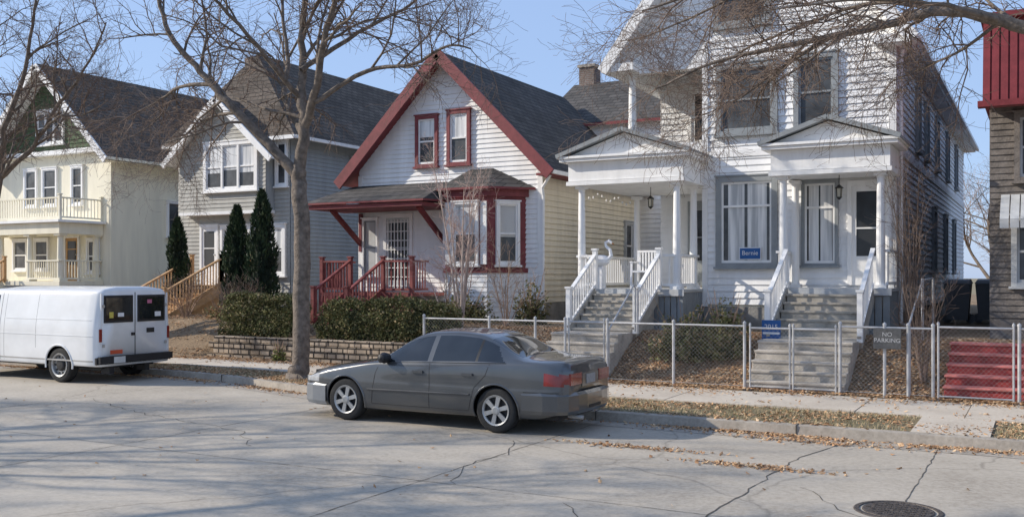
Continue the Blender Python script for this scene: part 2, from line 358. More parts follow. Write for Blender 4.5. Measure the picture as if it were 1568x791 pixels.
# ================================================================= HOUSE 4 (white duplex)
H=empty('white_duplex_house')
w=MB(); S=M['white_s']; T=M['gray']; F=front(22.0); RS=right(-2.77); WH=M['white']; XL=-8.85
w.box(-6.86,-2.79,22.02,42,.8,7.55,M['cream']); w.box(XL+.02,-6.86,24.52,42,.8,7.55,M['cream'])
siding(w,F,1.55,7.58,-6.88,-2.77,S,.15,.03)
sl=1.29; xc=-5.78; HW=3.42; ZE=7.14; ZP=ZE+HW*sl
siding(w,F,7.58,ZP-.2,lambda z:xc-(ZP-.12-z)/sl,lambda z:xc+(ZP-.12-z)/sl,S,.15,.03)
siding(w,RS,1.55,7.5,22.0,42,S,.15,.03)
siding(w,front(24.5),1.95,7.58,XL,-6.88,S,.15,.03)
w.poly([(XL,24.5,1),(XL,42,1),(XL,42,7.6),(XL,24.5,7.6)],S)
w.poly([(-6.881,22,1),(-6.881,24.5,1),(-6.881,24.5,7.6),(-6.881,22,7.6)],S)
w.build('walls',H)
t=MB()
t.fbox(F,-6.93,-6.80,1.5,7.6,.0,.045,WH); t.fbox(F,-2.88,-2.765,1.5,7.55,.0,.045,WH); t.fbox(RS,21.957,22.1,1.5,7.4,.0,.042,WH)
t.fbox(RS,22.1,42,4.82,4.98,.0,.05,WH); t.fbox(RS,22.1,42,1.42,1.56,.0,.06,WH)
t.fbox(F,-6.8,-2.88,4.90,5.05,.0,.05,WH)
t.box(-6.9,-2.75,21.97,42.05,.6,1.50,M['found']); t.box(XL,-6.9,24.4,42.05,.6,1.5,M['found'])
t.box(XL-.05,-6.85,21.95,22.2,7.0,7.58,WH); t.box(XL-.05,XL+.1,22.2,24.5,7.0,7.58,WH)
t.box(XL,-6.9,22,24.5,7.40,7.5,M['lgray'])
t.box(XL-.05,-6.93,21.95,24.49,4.75,5.05,WH)
column(t,-8.72,22.15,5.05,7.0,.10,WH)
t.box(XL,-6.95,22.0,22.12,5.05,5.30,WH)
t.box(xc-HW-.06,xc-HW+.75,21.5,22.0,7.02,7.2,WH); t.box(xc+HW-.75,xc+HW+.06,21.5,21.99,7.02,7.2,WH)
t.box(-2.76,-2.38,21.6,42.4,7.03,7.09,WH)
rakes(t,xc,HW+.02,ZE,ZP+.14,21.47,WH,.26,.07,.1)
gutter(t,(xc+HW+.08,21.6,7.12),(xc+HW+.08,42.4,7.12),WH); gutter(t,(xc-HW-.06,21.6,7.12),(xc-HW-.06,42.4,7.12),WH)
t.tube([(-2.62,22.2,7.0),(-2.66,22.2,6.8),(-2.66,22.2,1.2),(-2.5,22.2,1.1)],.04,8,WH)
t.fbox(F,-5.5,-4.95,1.05,1.4,.03,.06,T); t.fbox(F,-5.44,-5.01,1.10,1.35,.06,.065,M['dark'])
t.build('trim',H)
r=MB(); gableroof(r,xc,HW,ZE,ZP,21.5,42.6,M['roofY'],WH); r.build('roof',H)
wn=MB()
window(wn,F,-6.6,-5.2,2.4,4.45,T,M['white'],M['curtain'],.13,drapes=True)
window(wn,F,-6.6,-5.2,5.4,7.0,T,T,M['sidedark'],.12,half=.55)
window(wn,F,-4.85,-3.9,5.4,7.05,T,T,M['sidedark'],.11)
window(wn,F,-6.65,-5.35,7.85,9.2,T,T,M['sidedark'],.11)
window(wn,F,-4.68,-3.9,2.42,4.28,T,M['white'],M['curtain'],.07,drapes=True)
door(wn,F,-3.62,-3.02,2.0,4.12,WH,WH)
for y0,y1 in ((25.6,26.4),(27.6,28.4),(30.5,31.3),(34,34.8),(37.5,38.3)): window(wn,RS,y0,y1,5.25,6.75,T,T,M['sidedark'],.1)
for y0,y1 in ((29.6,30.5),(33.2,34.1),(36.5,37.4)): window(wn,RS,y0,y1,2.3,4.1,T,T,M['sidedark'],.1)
door(wn,front(24.5),-8.0,-7.25,1.97,4.0,T,M['gray'])
door(wn,front(24.5),-8.0,-7.2,5.07,7.0,WH,WH)
wn.build('windows_and_doors',H)
def portico(x0,x1,yf,yb,zf,cols):
    p=MB()
    p.box(x0,x1,yf,yb,4.30,4.36,WH)
    p.box(x0,x1,yf,yf+.22,4.37,4.80,WH); p.box(x0,x0+.22,yf+.221,yb,4.37,4.80,WH); p.box(x1-.22,x1,yf+.221,yb,4.37,4.80,WH)
    p.box(x0-.04,x1+.04,yf-.04,yf+.26,4.27,4.36,WH) ; p.box(x1-.26,x1+.04,yf+.261,yb,4.27,4.36,WH)
    p.box(x0-.16,x1+.16,yf-.16,yb,4.805,4.87,WH); p.box(x0-.20,x1+.20,yf-.20,yb,4.875,4.93,WH)
    xm=(x0+x1)/2; hw=(x1-x0)/2+.22; zp=4.94+hw*.34
    p.slab([(xm-hw,yf-.22,4.95),(xm,yf-.22,zp),(xm,yb,zp),(xm-hw,yb,4.95)],.05,M['roofX'],M['gray'])
    p.slab([(xm+hw,yf-.22,4.95),(xm+hw,yb,4.95),(xm,yb,zp),(xm,yf-.22,zp)],.05,M['roofX'],M['gray'])
    p.poly([(xm-hw+.2,yf-.02,4.932),(xm+hw-.2,yf-.02,4.932),(xm,yf-.02,zp-.08)],WH)
    p.beam((xm-hw,yf-.2,4.93),(xm,yf-.2,zp-.01),.06,.09,M['gray']); p.beam((xm+hw,yf-.2,4.93),(xm,yf-.2,zp-.01),.06,.09,M['gray'])
    p.box(x0,x1,yf,yb,zf-.06,zf,M['lgray']); p.box(x0-.03,x1+.03,yf-.04,yf,zf-.14,zf+.003,M['lgray'])
    n=int((x1-x0)/.14)
    for i in range(n): p.box(x0+i*(x1-x0)/n+.01,x0+(i+1)*(x1-x0)/n-.01,yf+.02,yf+.05,.6,zf-.15,M['gray'])
    n=int((yb-yf)/.14)
    for i in range(n): p.box(x1-.05,x1-.02,yf+.06+i*.14,yf+.06+i*.14+.12,.6,zf-.07,M['gray'])
    for cx,cy in cols: column(p,cx,cy,zf,4.27,.088,WH)
    return p
p=portico(-5.0,-2.66,20.5,21.95,1.95,[(-4.78,20.68),(-2.86,20.68),(-4.78,21.8),(-2.86,21.8)])
stairs(p,-4.6,-3.05,20.46,1.95,18.95,1.0,6,M['wgray'],M['wgray'])
railing(p,(-4.68,20.5,1.95),(-4.68,18.95,1.02),.78,WH,n0=False); railing(p,(-2.98,20.5,1.95),(-2.98,18.95,1.02),.78,WH,n0=False)
railing(p,(-2.74,20.7,1.95),(-2.74,21.95,1.95),.75,WH,n0=False,n1=False); railing(p,(-4.9,20.7,1.95),(-4.9,21.95,1.95),.75,WH,n0=False,n1=False)
p.build('entry_portico',H)
p=portico(-9.65,-6.9,20.5,24.4,1.9,[(-9.4,20.7),(-7.1,20.68),(-7.1,21.85),(-9.4,24.2)])
stairs(p,-8.9,-7.55,20.46,1.9,19.1,1.05,6,M['wgray'],M['wgray'])
railing(p,(-8.98,20.5,1.9),(-8.98,19.1,1.05),.78,WH,n0=True); railing(p,(-7.45,20.5,1.9),(-7.45,19.1,1.05),.78,WH,n0=True)
railing(p,(-7.4,20.62,1.9),(-7.1,20.62,1.9),.75,WH,n0=False,n1=False); railing(p,(-9.5,20.7,1.9),(-9.5,24.2,1.9),.75,WH,n0=False,n1=False); railing(p,(-7.02,20.7,1.9),(-7.02,21.9,1.9),.75,WH,n0=False,n1=False)
railing(p,(-9.4,20.62,1.9),(-9.0,20.62,1.9),.75,WH,n0=False,n1=False)
for i in range(14):
    t_=i/13; yy=20.7+3.4*t_; zz=4.22-.18*math.sin(math.pi*((t_*3)%1)); p.lathe([(0,-.04),(.025,-.02),(.02,.02),(0,.03)],6,WH,(-9.45,yy,zz))
p.build('left_portico',H)
def lantern(x,y,z,par):
    l=MB(); bk=M['blackm']; l.tube([(x,y,z),(x,y,z-.22)],.008,6,bk)
    l.lathe([(.01,-.2),(.09,-.27),(.085,-.28)],8,bk,(x,y,z)); l.lathe([(.06,-.28),(.05,-.46)],8,mat('lantern_glass',(.5,.48,.4),.2,.05),(x,y,z))
    for i in range(4):
        a=math.pi/2*i+.78; l.beam((x+.068*math.cos(a),y+.068*math.sin(a),z-.27),(x+.055*math.cos(a),y+.055*math.sin(a),z-.47),.012,.012,bk)
    l.lathe([(.065,-.46),(.03,-.50),(.005,-.52)],8,bk,(x,y,z)); l.build('hanging_lantern',par)
lantern(-3.75,21.2,4.3,H); lantern(-8.2,22.0,4.3,H)
def cstairs(name,x0,x1,y1,z1,y0,z0,n,m,landing,nose=None):
    c=MB()
    for i in range(n):
        zt=z0+(z1-z0)*(n-i)/n; ya=y1-(y1-y0)*(i+1)/n; yb=y1-(y1-y0)*i/n
        c.box(x0,x1,ya,yb-.001,0,zt,m)
        if nose: c.box(x0-.02,x1+.02,ya-.035,yb-.01,zt+.001,zt+.04,nose)
        else: c.box(x0-.01,x1+.01,ya-.025,ya+.001,zt-.05,zt-.004,m)
    c.box(x0,x1,y1,landing,.2,z1-.002,m)
    o=c.build(name); b=o.modifiers.new('b','BEVEL'); b.width=.012; b.segments=2; b.limit_method='ANGLE'; return o
cstairs('concrete_steps',-4.7,-3.0,18.5,1.0,17.45,.17,5,M['conc'],18.97)
cstairs('concrete_steps',-9.0,-7.5,18.5,1.03,17.45,.17,5,M['conc'],19.1)
cstairs('red_concrete_steps',-1.45,-.2,19.3,.98,17.62,.18,5,M['redstep'],20.9,mat('sky_lit_red_tread',(.62,.20,.17),.8,.3,6))  # treads coloured lighter than risers, sky light painted into the colour
sb=MB(); blue=mat('sign_blue',(.02,.10,.30),.5,.05); swh=mat('sign_white',(.75,.75,.75),.5,.05)
sb.box(-6.06,-5.56,21.925,21.932,2.56,2.84,swh); sb.box(-6.04,-5.58,21.918,21.924,2.58,2.82,blue)
so=sb.build('campaign_sign')
def text(body,loc,size,m,parent,rot=(math.pi/2,0,0)):
    c=bpy.data.curves.new('lettering','FONT'); c.body=body; c.size=size; c.align_x='CENTER'; c.align_y='CENTER'; c.materials.append(m)
    o=bpy.data.objects.new('lettering',c); sc.collection.objects.link(o); o.location=loc; o.rotation_euler=rot; o.parent=parent
text('Bernie',(-5.81,21.915,2.71),.14,swh,so)
e=empty('swan_planter'); s=MB(); sw=mat('swan_white',(.85,.85,.85),.5,.04)
cx,cy,cz=-9.05,20.9,1.9
s.box(cx-.12,cx+.12,cy-.12,cy+.12,cz,cz+.52,sw)
base=len(s.v); s.lathe([(0.0,.52),(.10,.53),(.17,.60),(.18,.68),(.13,.76),(.08,.78),(.0,.70)],14,sw,(cx,cy,cz))
for i in range(base,len(s.v)):
    v=s.v[i]; s.v[i]=(cx+(v[0]-cx)*1.5,v[1],v[2])
s.tube([(cx+.2,cy,cz+.66),(cx+.30,cy,cz+.76),(cx+.27,cy,cz+.90),(cx+.17,cy,cz+.98),(cx+.16,cy,cz+1.06),(cx+.25,cy,cz+1.10),(cx+.32,cy,cz+1.05)],[.06,.05,.04,.035,.035,.045,.03],8,sw)
s.tube([(cx+.32,cy,cz+1.05),(cx+.38,cy,cz+1.01)],[.02,.006],6,mat('swan_beak',(.5,.2,.05),.5,.05))
s.tube([(cx-.22,cy,cz+.70),(cx-.36,cy,cz+.80)],[.07,.01],8,sw)
s.build('swan',e,smooth=False)
e=empty('porch_chair'); s=MB(); cx,cy,cz=-8.2,21.6,1.9
for a in (-.25,.25):
    for b2 in (-.22,.22): s.beam((cx+a,cy+b2,cz),(cx+a*.95,cy+b2,cz+.62 if b2<0 else cz+.85),.045,.045,sw,up=(0,1,0))
    s.beam((cx+a,cy-.26,cz+.62),(cx+a,cy+.24,cz+.62),.06,.03,sw)
s.box(cx-.26,cx+.26,cy-.24,cy+.22,cz+.38,cz+.42,sw)
for i in range(6): s.box(cx-.22+i*.075,cx-.18+i*.075,cy+.20,cy+.225,cz+.42,cz+.85,sw)
s.box(cx-.26,cx+.26,cy+.195,cy+.23,cz+.85,cz+.90,sw); s.build('chair_frame',e)
s=MB(); s.lathe([(0,0),(.13,0),(.10,.05),(.05,.12),(.08,.18),(.20,.30),(.24,.40),(.20,.40),(.15,.30)],16,M['conc'],(-6.15,21.3,1.0)); s.build('garden_urn')

# ================================================================= HOUSE 3 (cottage)
H=empty('red_trimmed_cottage'); F=front(23.0); RD=M['red']; xc=-14.56
w=MB(); w.box(-17.53,-11.59,23.02,31,.8,5.2,M['cream'])
siding(w,F,1.5,5.27,-17.55,-11.57,M['white_s'],.13,.027)
siding(w,F,5.27,8.2,lambda z:xc-(8.25-z),lambda z:xc+(8.25-z),M['white_s'],.13,.027)
siding(w,right(-11.57),1.5,5.2,23.0,40,M['cream_s'],.15,.03)
w.poly([(-17.55,23,1),(-17.55,31,1),(-17.55,31,5.2),(-17.55,23,5.2)],M['white_s'])
w.box(-15,-10.25,30.02,36,.8,7.3,M['cream']); siding(w,front(30),1.5,7.3,-15,-10.2,M['white_s'],.15); siding(w,right(-10.2),1.5,7.3,30,36,M['cream_s'],.15)
siding(w,right(-10.2),7.3,9.1,lambda z:33-(9.2-z)*1.55,lambda z:33+(9.2-z)*1.55,M['cream_s'],.15)
w.box(-17.56,-11.55,22.98,40,.6,1.5,M['found'])
w.build('walls',H)
r=MB(); gableroof(r,xc,3.42,4.93,8.35,22.55,30.6,M['roofY'],RD,.12)
r.slab([(-15.3,29.7,7.25),(-10.0,29.7,7.25),(-10.0,33,9.25),(-15.3,33,9.25)],.1,M['roofX'],RD); r.slab([(-15.3,36.3,7.25),(-15.3,33,9.25),(-10.0,33,9.25),(-10.0,36.3,7.25)],.1,M['roofX'],RD)
r.build('roof',H)
t=MB(); rakes(t,xc,3.44,4.95,8.39,22.52,RD,.30,.06,.14)
t.fbox(F,-11.70,-11.555,1.5,5.1,.0,.045,WH); t.fbox(F,-17.56,-17.42,1.5,5.1,.0,.045,WH)
gutter(t,(-11.12,22.6,4.88),(-11.12,30.4,4.88),WH); t.tube([(-11.2,22.7,4.8),(-11.5,22.85,4.5),(-11.5,22.9,4.3),(-11.5,22.9,1.2)],.04,8,WH)
t.box(-11.56,-11.15,22.6,30.5,4.80,4.86,RD)
t.build('trim',H)
c=MB(); c.box(-15.05,-14.45,32.9,33.5,7.5,9.85,M['brick']); c.box(-15.1,-14.4,32.85,33.55,9.85,9.95,M['conc']); c.build('chimney',H)
wn=MB()
window(wn,F,-15.55,-14.8,5.25,6.68,RD,WH,M['curtain'],.10,half=.5)
window(wn,F,-14.5,-13.75,5.25,6.75,RD,WH,M['curtain'],.10,half=.4)
door(wn,F,-16.55,-15.75,1.78,3.85,WH,M['lgray'],True,True)
window(wn,F,-17.4,-16.85,2.2,3.85,WH,T,M['blind'],.06)
window(wn,right(-11.57),28.6,29.3,2.4,3.9,M['lgray'],WH,M['sidedark'],.08)
wn.build('windows_and_door',H)
b3=MB(); plan=[(-14.45,23.0),(-14.05,22.15),(-12.75,22.15),(-12.05,23.0)]
for i in range(3):
    fr,L3=seg(plan[i],plan[i+1])
    b3.fbox(fr,0,L3,2.35,4.45,-.03,.0,RD); siding(b3,fr,1.0,2.3,0,L3,M['white_s'],.13); b3.fbox(fr,-.02,L3+.02,2.28,2.40,.0,.06,RD); b3.fbox(fr,-.04,L3+.04,4.28,4.50,.0,.08,RD)
    if i==1: window(b3,fr,.25,L3-.25,2.48,4.15,WH,WH,M['curtain'],.06,half=.5); b3.fbox(fr,.02,.2,2.5,4.15,.0,.04,WH); b3.fbox(fr,L3-.2,L3-.02,2.5,4.15,.0,.04,WH)
    elif i==2: window(b3,fr,.22,L3-.22,2.48,4.15,WH,WH,M['blind'],.07,half=.4)
    else: window(b3,fr,.18,L3-.18,2.48,4.15,WH,WH,M['sidedark'],.06)
o=[(-14.75,23.0,4.52),(-14.2,21.95,4.52),(-12.62,21.95,4.52),(-11.75,23.0,4.52)]; A=(-13.75,22.97,5.1);B=(-13.05,22.97,5.1)
for q in ([o[0],o[1],A],[o[1],o[2],B,A],[o[2],o[3],B]): b3.slab(q,.06,M['roofX'],RD)
b3.build('bay_window',H)
p=MB()
p.slab([(-18.1,21.15,4.20),(-14.1,21.15,4.20),(-14.5,22.97,4.80),(-17.7,22.97,4.80)],.05,M['roofX'],RD)
p.slab([(-18.1,21.15,4.20),(-17.7,22.97,4.80),(-18.1,22.97,4.25)],.05,M['roofX'],RD); p.slab([(-14.1,21.15,4.20),(-14.1,22.97,4.25),(-14.5,22.97,4.80)],.05,M['roofX'],RD)
p.box(-18.02,-14.18,21.22,22.95,4.03,4.13,RD)
for xx in (-17.45,-14.55): p.beam((xx,22.95,3.1),(xx,21.6,4.04),.1,.12,RD); p.beam((xx,22.93,2.9),(xx,22.93,4.0),.1,.08,RD,up=(0,1,0))
DR=M['deckred']
p.box(-17.7,-14.6,21.4,22.95,1.66,1.74,DR)
for i in range(22):
    xx=-17.7+i*.141
    if not(-16.65<xx<-15.7): p.box(xx,xx+.12,21.40,21.43,.6,1.655,DR)
stairs(p,-16.6,-15.65,21.38,1.74,19.9,.95,5,DR,DR)
railing(p,(-17.66,21.45,1.74),(-16.68,21.45,1.74),.85,DR); railing(p,(-15.58,21.45,1.74),(-14.65,21.45,1.74),.85,DR)
railing(p,(-17.66,22.9,1.74),(-17.66,21.45,1.74),.85,DR,n0=False,n1=False); railing(p,(-14.65,22.2,1.74),(-14.65,21.45,1.74),.85,DR,n0=False,n1=False)
railing(p,(-16.68,21.4,1.74),(-16.68,19.9,.95),.85,DR,n0=False); railing(p,(-15.58,21.4,1.74),(-15.58,19.9,.95),.85,DR,n0=False)
p.build('porch',H)

# ================================================================= HOUSE 2 (gray)
H=empty('gray_wooden_house'); TP=M['taupe']; BG=M['bluegray']; F=front(24.0)
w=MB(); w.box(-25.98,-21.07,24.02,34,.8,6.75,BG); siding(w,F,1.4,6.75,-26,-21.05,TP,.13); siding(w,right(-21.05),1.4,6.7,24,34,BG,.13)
w.box(-25.45,-21.72,23.62,23.98,4.3,6.3,TP); siding(w,front(23.6),4.3,6.15,-25.5,-21.7,TP,.13)
siding(w,front(23.6),6.15,7.8,lambda z:-23.6-(7.85-z)*1.12,lambda z:-23.6+(7.85-z)*1.12,TP,.13)
w.poly([(-21.7,23.6,4.3),(-21.7,24,4.3),(-21.7,24,6.2),(-21.7,23.6,6.2)],BG)
w.box(-26.02,-21.03,23.97,34,.6,1.4,M['found']); w.build('walls',H)
r=MB(); X0,X1=-26.5,-20.62; xm=-23.56; ze,zp=6.62,9.75
r.slab([(X1,23.7,ze),(X1,34.4,ze),(xm,34.4,zp),(xm,25.2,zp)],.1,M['roofB'],WH); r.slab([(X0,23.7,ze),(xm,25.2,zp),(xm,34.4,zp),(X0,34.4,ze)],.1,M['roofB'],WH)
r.slab([(X0,23.7,ze),(X1,23.7,ze),(xm,25.2,zp)],.1,M['roofBX'],WH)
gableroof(r,-23.6,2.35,5.95,8.0,23.3,24.9,M['roofB'],WH,.08); r.build('roof',H)
t=MB(); rakes(t,-23.6,2.38,5.95,8.02,23.27,WH,.20,.06,.1); gutter(t,(-20.58,23.7,6.56),(-20.58,34.4,6.56),WH); t.beam((-21.6,23.68,6.56),(-20.6,23.68,6.56),.08,.12,WH)
t.box(-25.5,-21.68,23.56,23.99,4.2,4.3,WH)
t.build('trim',H)
c=MB(); c.box(-24.9,-24.4,26.0,26.6,7.5,9.9,M['brick']); c.build('chimney',H)
wn=MB(); window(wn,front(23.6),-24.35,-22.0,4.95,6.55,WH,WH,M['curtain'],.12,mull=2,half=.45)
window(wn,F,-21.62,-21.12,5.05,6.5,WH,WH,M['sidedark'],.07); door(wn,F,-24.85,-24.2,1.9,3.8,WH,M['white'])
window(wn,F,-24.0,-23.15,2.2,3.85,WH,WH,M['blind'],.1,half=.5); window(wn,F,-22.8,-21.2,2.2,3.85,WH,WH,M['curtain'],.12,mull=1,half=.5)
window(wn,right(-21.05),27.0,27.8,5.0,6.3,BG,WH,M['sidedark'],.08)
wn.build('windows_and_door',H)
p=MB(); WD=M['wood']; p.box(-24.9,-22.6,22.8,23.95,1.82,1.9,WD); stairs(p,-24.0,-22.9,22.78,1.9,20.6,.9,7,WD,WD)
for xx in (-24.1,-22.8): railing(p,(xx,22.8,1.9),(xx,20.5,.88),.85,WD)
stairs(p,-24.0,-22.9,19.9,.9,18.4,.25,4,WD,WD)
for xx in (-24.1,-22.8): railing(p,(xx,19.9,.9),(xx,18.4,.25),.85,WD)
railing(p,(-22.8,22.8,1.9),(-22.6,23.9,1.9),.85,WD); p.build('wooden_stairs',H)

# ================================================================= HOUSE 1 (cream)
H=empty('cream_wooden_house'); F=front(25.0); CR=M['cream']; xc=-34.0
w=MB(); w.box(-37.4,-30.62,25.02,37,.8,6.9,CR); w.box(-37.4,-30.6,24.99,25.02,.8,6.95,CR); w.box(-30.63,-30.6,25.02,37,.8,6.9,CR)
siding(w,F,6.95,10.1,lambda z:xc-(10.2-z)/.96,lambda z:xc+(10.2-z)/.96,M['green'],.16,.03)
w.box(-37.45,-30.57,24.95,37,.6,1.3,M['found']); w.build('walls',H)
r=MB(); gableroof(r,xc,3.95,6.55,10.35,24.3,37.4,M['roofB'],WH,.12); r.build('roof',H)
t=MB(); rakes(t,xc,3.97,6.56,10.38,24.27,M['white'],.26,.06,.14); gutter(t,(-30.0,24.3,6.5),(-30.0,37.3,6.5),M['cream']); t.fbox(F,-37.45,-30.58,6.85,7.02,.0,.3,M['white'])
t.box(-30.6,-30.05,24.4,37.3,6.42,6.48,CR); t.build('trim',H)
wn=MB(); WHm=M['white']
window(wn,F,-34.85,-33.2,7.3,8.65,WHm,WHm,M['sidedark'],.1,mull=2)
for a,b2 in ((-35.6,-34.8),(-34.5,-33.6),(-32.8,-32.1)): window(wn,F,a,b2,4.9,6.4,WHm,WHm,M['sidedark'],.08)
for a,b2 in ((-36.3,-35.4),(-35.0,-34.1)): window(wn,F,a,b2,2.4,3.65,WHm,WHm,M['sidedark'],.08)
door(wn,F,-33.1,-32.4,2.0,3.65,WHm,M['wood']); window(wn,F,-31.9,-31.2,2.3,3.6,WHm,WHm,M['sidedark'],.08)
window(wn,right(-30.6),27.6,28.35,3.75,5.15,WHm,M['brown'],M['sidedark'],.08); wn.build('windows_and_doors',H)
p=MB(); p.box(-36.6,-31.0,23.1,24.98,3.72,4.12,CR); p.box(-36.75,-30.85,22.95,24.98,4.13,4.22,WHm); railing(p,(-36.5,23.2,4.22),(-31.1,23.2,4.22),.8,CR,.14); railing(p,(-31.1,23.2,4.22),(-31.1,24.95,4.22),.8,CR,.14,n0=False)
p.box(-36.6,-31.0,23.1,24.98,1.85,2.0,CR)
for cx,cy in ((-36.4,23.3),(-34.6,23.3),(-32.9,23.3),(-31.2,23.3),(-31.2,24.8)): column(p,cx,cy,2.0,3.72,.12,CR)
railing(p,(-33.0,23.2,2.0),(-31.1,23.2,2.0),.75,CR,.12,n0=False,n1=False); railing(p,(-31.1,23.2,2.0),(-31.1,24.95,2.0),.75,CR,.12,n0=False,n1=False)
p.box(-36.6,-31.0,23.15,23.2,.6,1.84,M['lgray']); p.box(-31.05,-31.0,23.2,24.98,.6,1.84,M['lgray'])
stairs(p,-35.6,-34.2,23.08,2.0,21.2,.95,6,M['conc'],CR); railing(p,(-35.7,23.1,2.0),(-35.7,21.2,.95),.8,M['wood']); railing(p,(-34.1,23.1,2.0),(-34.1,21.2,.95),.8,M['wood']); p.build('porch_and_balcony',H)

def farhouse(x0,x1,y,ys2,wm,rm,ze,zp):
    H=empty('wooden_house'); w=MB(); xm=(x0+x1)/2; hw=(x1-x0)/2; siding(w,front(y),1,ze,x0,x1,wm,.2); siding(w,right(x1),1,ze,y,ys2,wm,.2)
    siding(w,front(y),ze,zp-.1,lambda z:xm-(zp-z)*hw/(zp-ze),lambda z:xm+(zp-z)*hw/(zp-ze),wm,.2); w.box(x0+.02,x1-.02,y+.02,ys2,.5,ze-.02,wm)
    w.build('walls',H); r=MB(); gableroof(r,xm,hw+.4,ze-.35,zp+.1,y-.4,ys2+.4,rm,M['white']); r.build('roof',H)
    n=MB()
    for i in range(2):
        for z0 in (2.3,5.0):
            window(n,front(y),x0+1+i*(hw),x0+2+i*hw,z0,z0+1.5,M['white'],M['white'],M['sidedark']); window(n,right(x1),y+2+i*4,y+3+i*4,z0,z0+1.5,M['white'],M['white'],M['sidedark'])
    n.box(x0+.3,x1-.3,y-1.8,y-.01,3.7,4.1,M['white'])
    for q in range(3): column(n,x0+.6+q*(hw-.6),y-1.6,1.8,3.7,.1,M['white'])
    n.box(x0+.3,x1-.3,y-1.8,y-.01,.7,1.8,M['gray']); n.build('windows_and_porch',H)
farhouse(-46.5,-40.0,26,38,M['taupe'],M['roofY'],6.4,9.6)
farhouse(-56,-49,26.5,38,M['cream_s'],M['roofB'],6.4,9.6)

# ================================================================= HOUSE 5
H=empty('brown_house'); w=MB(); BW=M['brown']
w.box(-.92,6.5,21.0,36,.6,5.5,BW); siding(w,front(21.0),1.4,5.5,-.92,6.5,BW,.12)
for i in range(52):
    xx=-1.0+i*.15; w.hexa([(xx,20.15,5.42),(xx+.12,20.15,5.42),(xx+.12,20.3,5.42),(xx,20.3,5.42),(xx,20.45,7.0),(xx+.12,20.45,7.0),(xx+.12,20.6,7.0),(xx,20.6,7.0)],M['maroonw'])
w.hexa([(-1.0,20.2,5.44),(6.6,20.2,5.44),(6.6,36,5.44),(-1.0,36,5.44),(-1.0,20.5,6.98),(6.6,20.5,6.98),(6.6,36,6.98),(-1.0,36,6.98)],M['maroonw'])
w.box(-1.08,6.7,20.05,20.3,5.32,5.43,M['maroonw']); w.box(-1.05,6.7,20.3,36,6.99,7.1,M['maroonw'])
w.build('walls',H); wn=MB(); window(wn,front(21.0),-.55,.5,2.0,3.35,M['lgray'],M['lgray'],M['sidedark'],.1)
window(wn,front(21.0),-.5,.5,4.0,5.3,M['brown'],M['lgray'],M['sidedark'],.1)
for i in range(9):
    xx=-.72+i*.17; wn.hexa([(xx,20.25,3.25),(xx+.15,20.25,3.25),(xx+.15,20.27,3.23),(xx,20.27,3.23),(xx,20.97,3.75),(xx+.15,20.97,3.75),(xx+.15,20.99,3.72),(xx,20.99,3.72)],M['lgray'])
    wn.box(xx,xx+.15,20.24,20.26,3.08,3.24,M['lgray'])
wn.build('window_with_awning',H)
cart=mat('cart_plastic',(.16,.17,.18),.5,.1)
for cx,cy in ((-1.9,27.0),(-1.2,27.4)):
    m2=MB(); m2.hexa([(cx-.24,cy-.28,1.1),(cx+.24,cy-.28,1.1),(cx+.24,cy+.22,1.1),(cx-.24,cy+.22,1.1),(cx-.31,cy-.36,2.0),(cx+.31,cy-.36,2.0),(cx+.31,cy+.36,2.0),(cx-.31,cy+.36,2.0)],cart)
    m2.hexa([(cx-.33,cy-.39,2.005),(cx+.33,cy-.39,2.005),(cx+.33,cy+.38,2.005),(cx-.33,cy+.38,2.005),(cx-.28,cy-.30,2.08),(cx+.28,cy-.30,2.08),(cx+.28,cy+.36,2.12),(cx-.28,cy+.36,2.12)],cart)
    for s in (-.27,.27): m2.lathe([(0,-.03),(.12,-.03),(.12,.03),(0,.03)],12,cart,(cx+s,cy+.3,1.12),'Y')
    m2.tube([(cx-.28,cy+.42,1.95),(cx+.28,cy+.42,1.95)],.02,6,cart); m2.build('wheeled_trash_cart')

# ================================================================= retaining wall
mb=MB(); y=18.05
for row in range(4):
    x=-18.55+ (row%2)*.17
    while x<-12.5:
        L0=RN.uniform(.24,.42); o=RN.uniform(-.02,.02)
        mb.box(x+.006,min(x+L0,-12.45)-.006,y+row*.02+o,y+.3,.12+row*.145,.12+row*.145+.138,M['stone']); x+=L0
o=mb.build('retaining_wall'); b=o.modifiers.new('b','BEVEL'); b.width=.014; b.segments=2

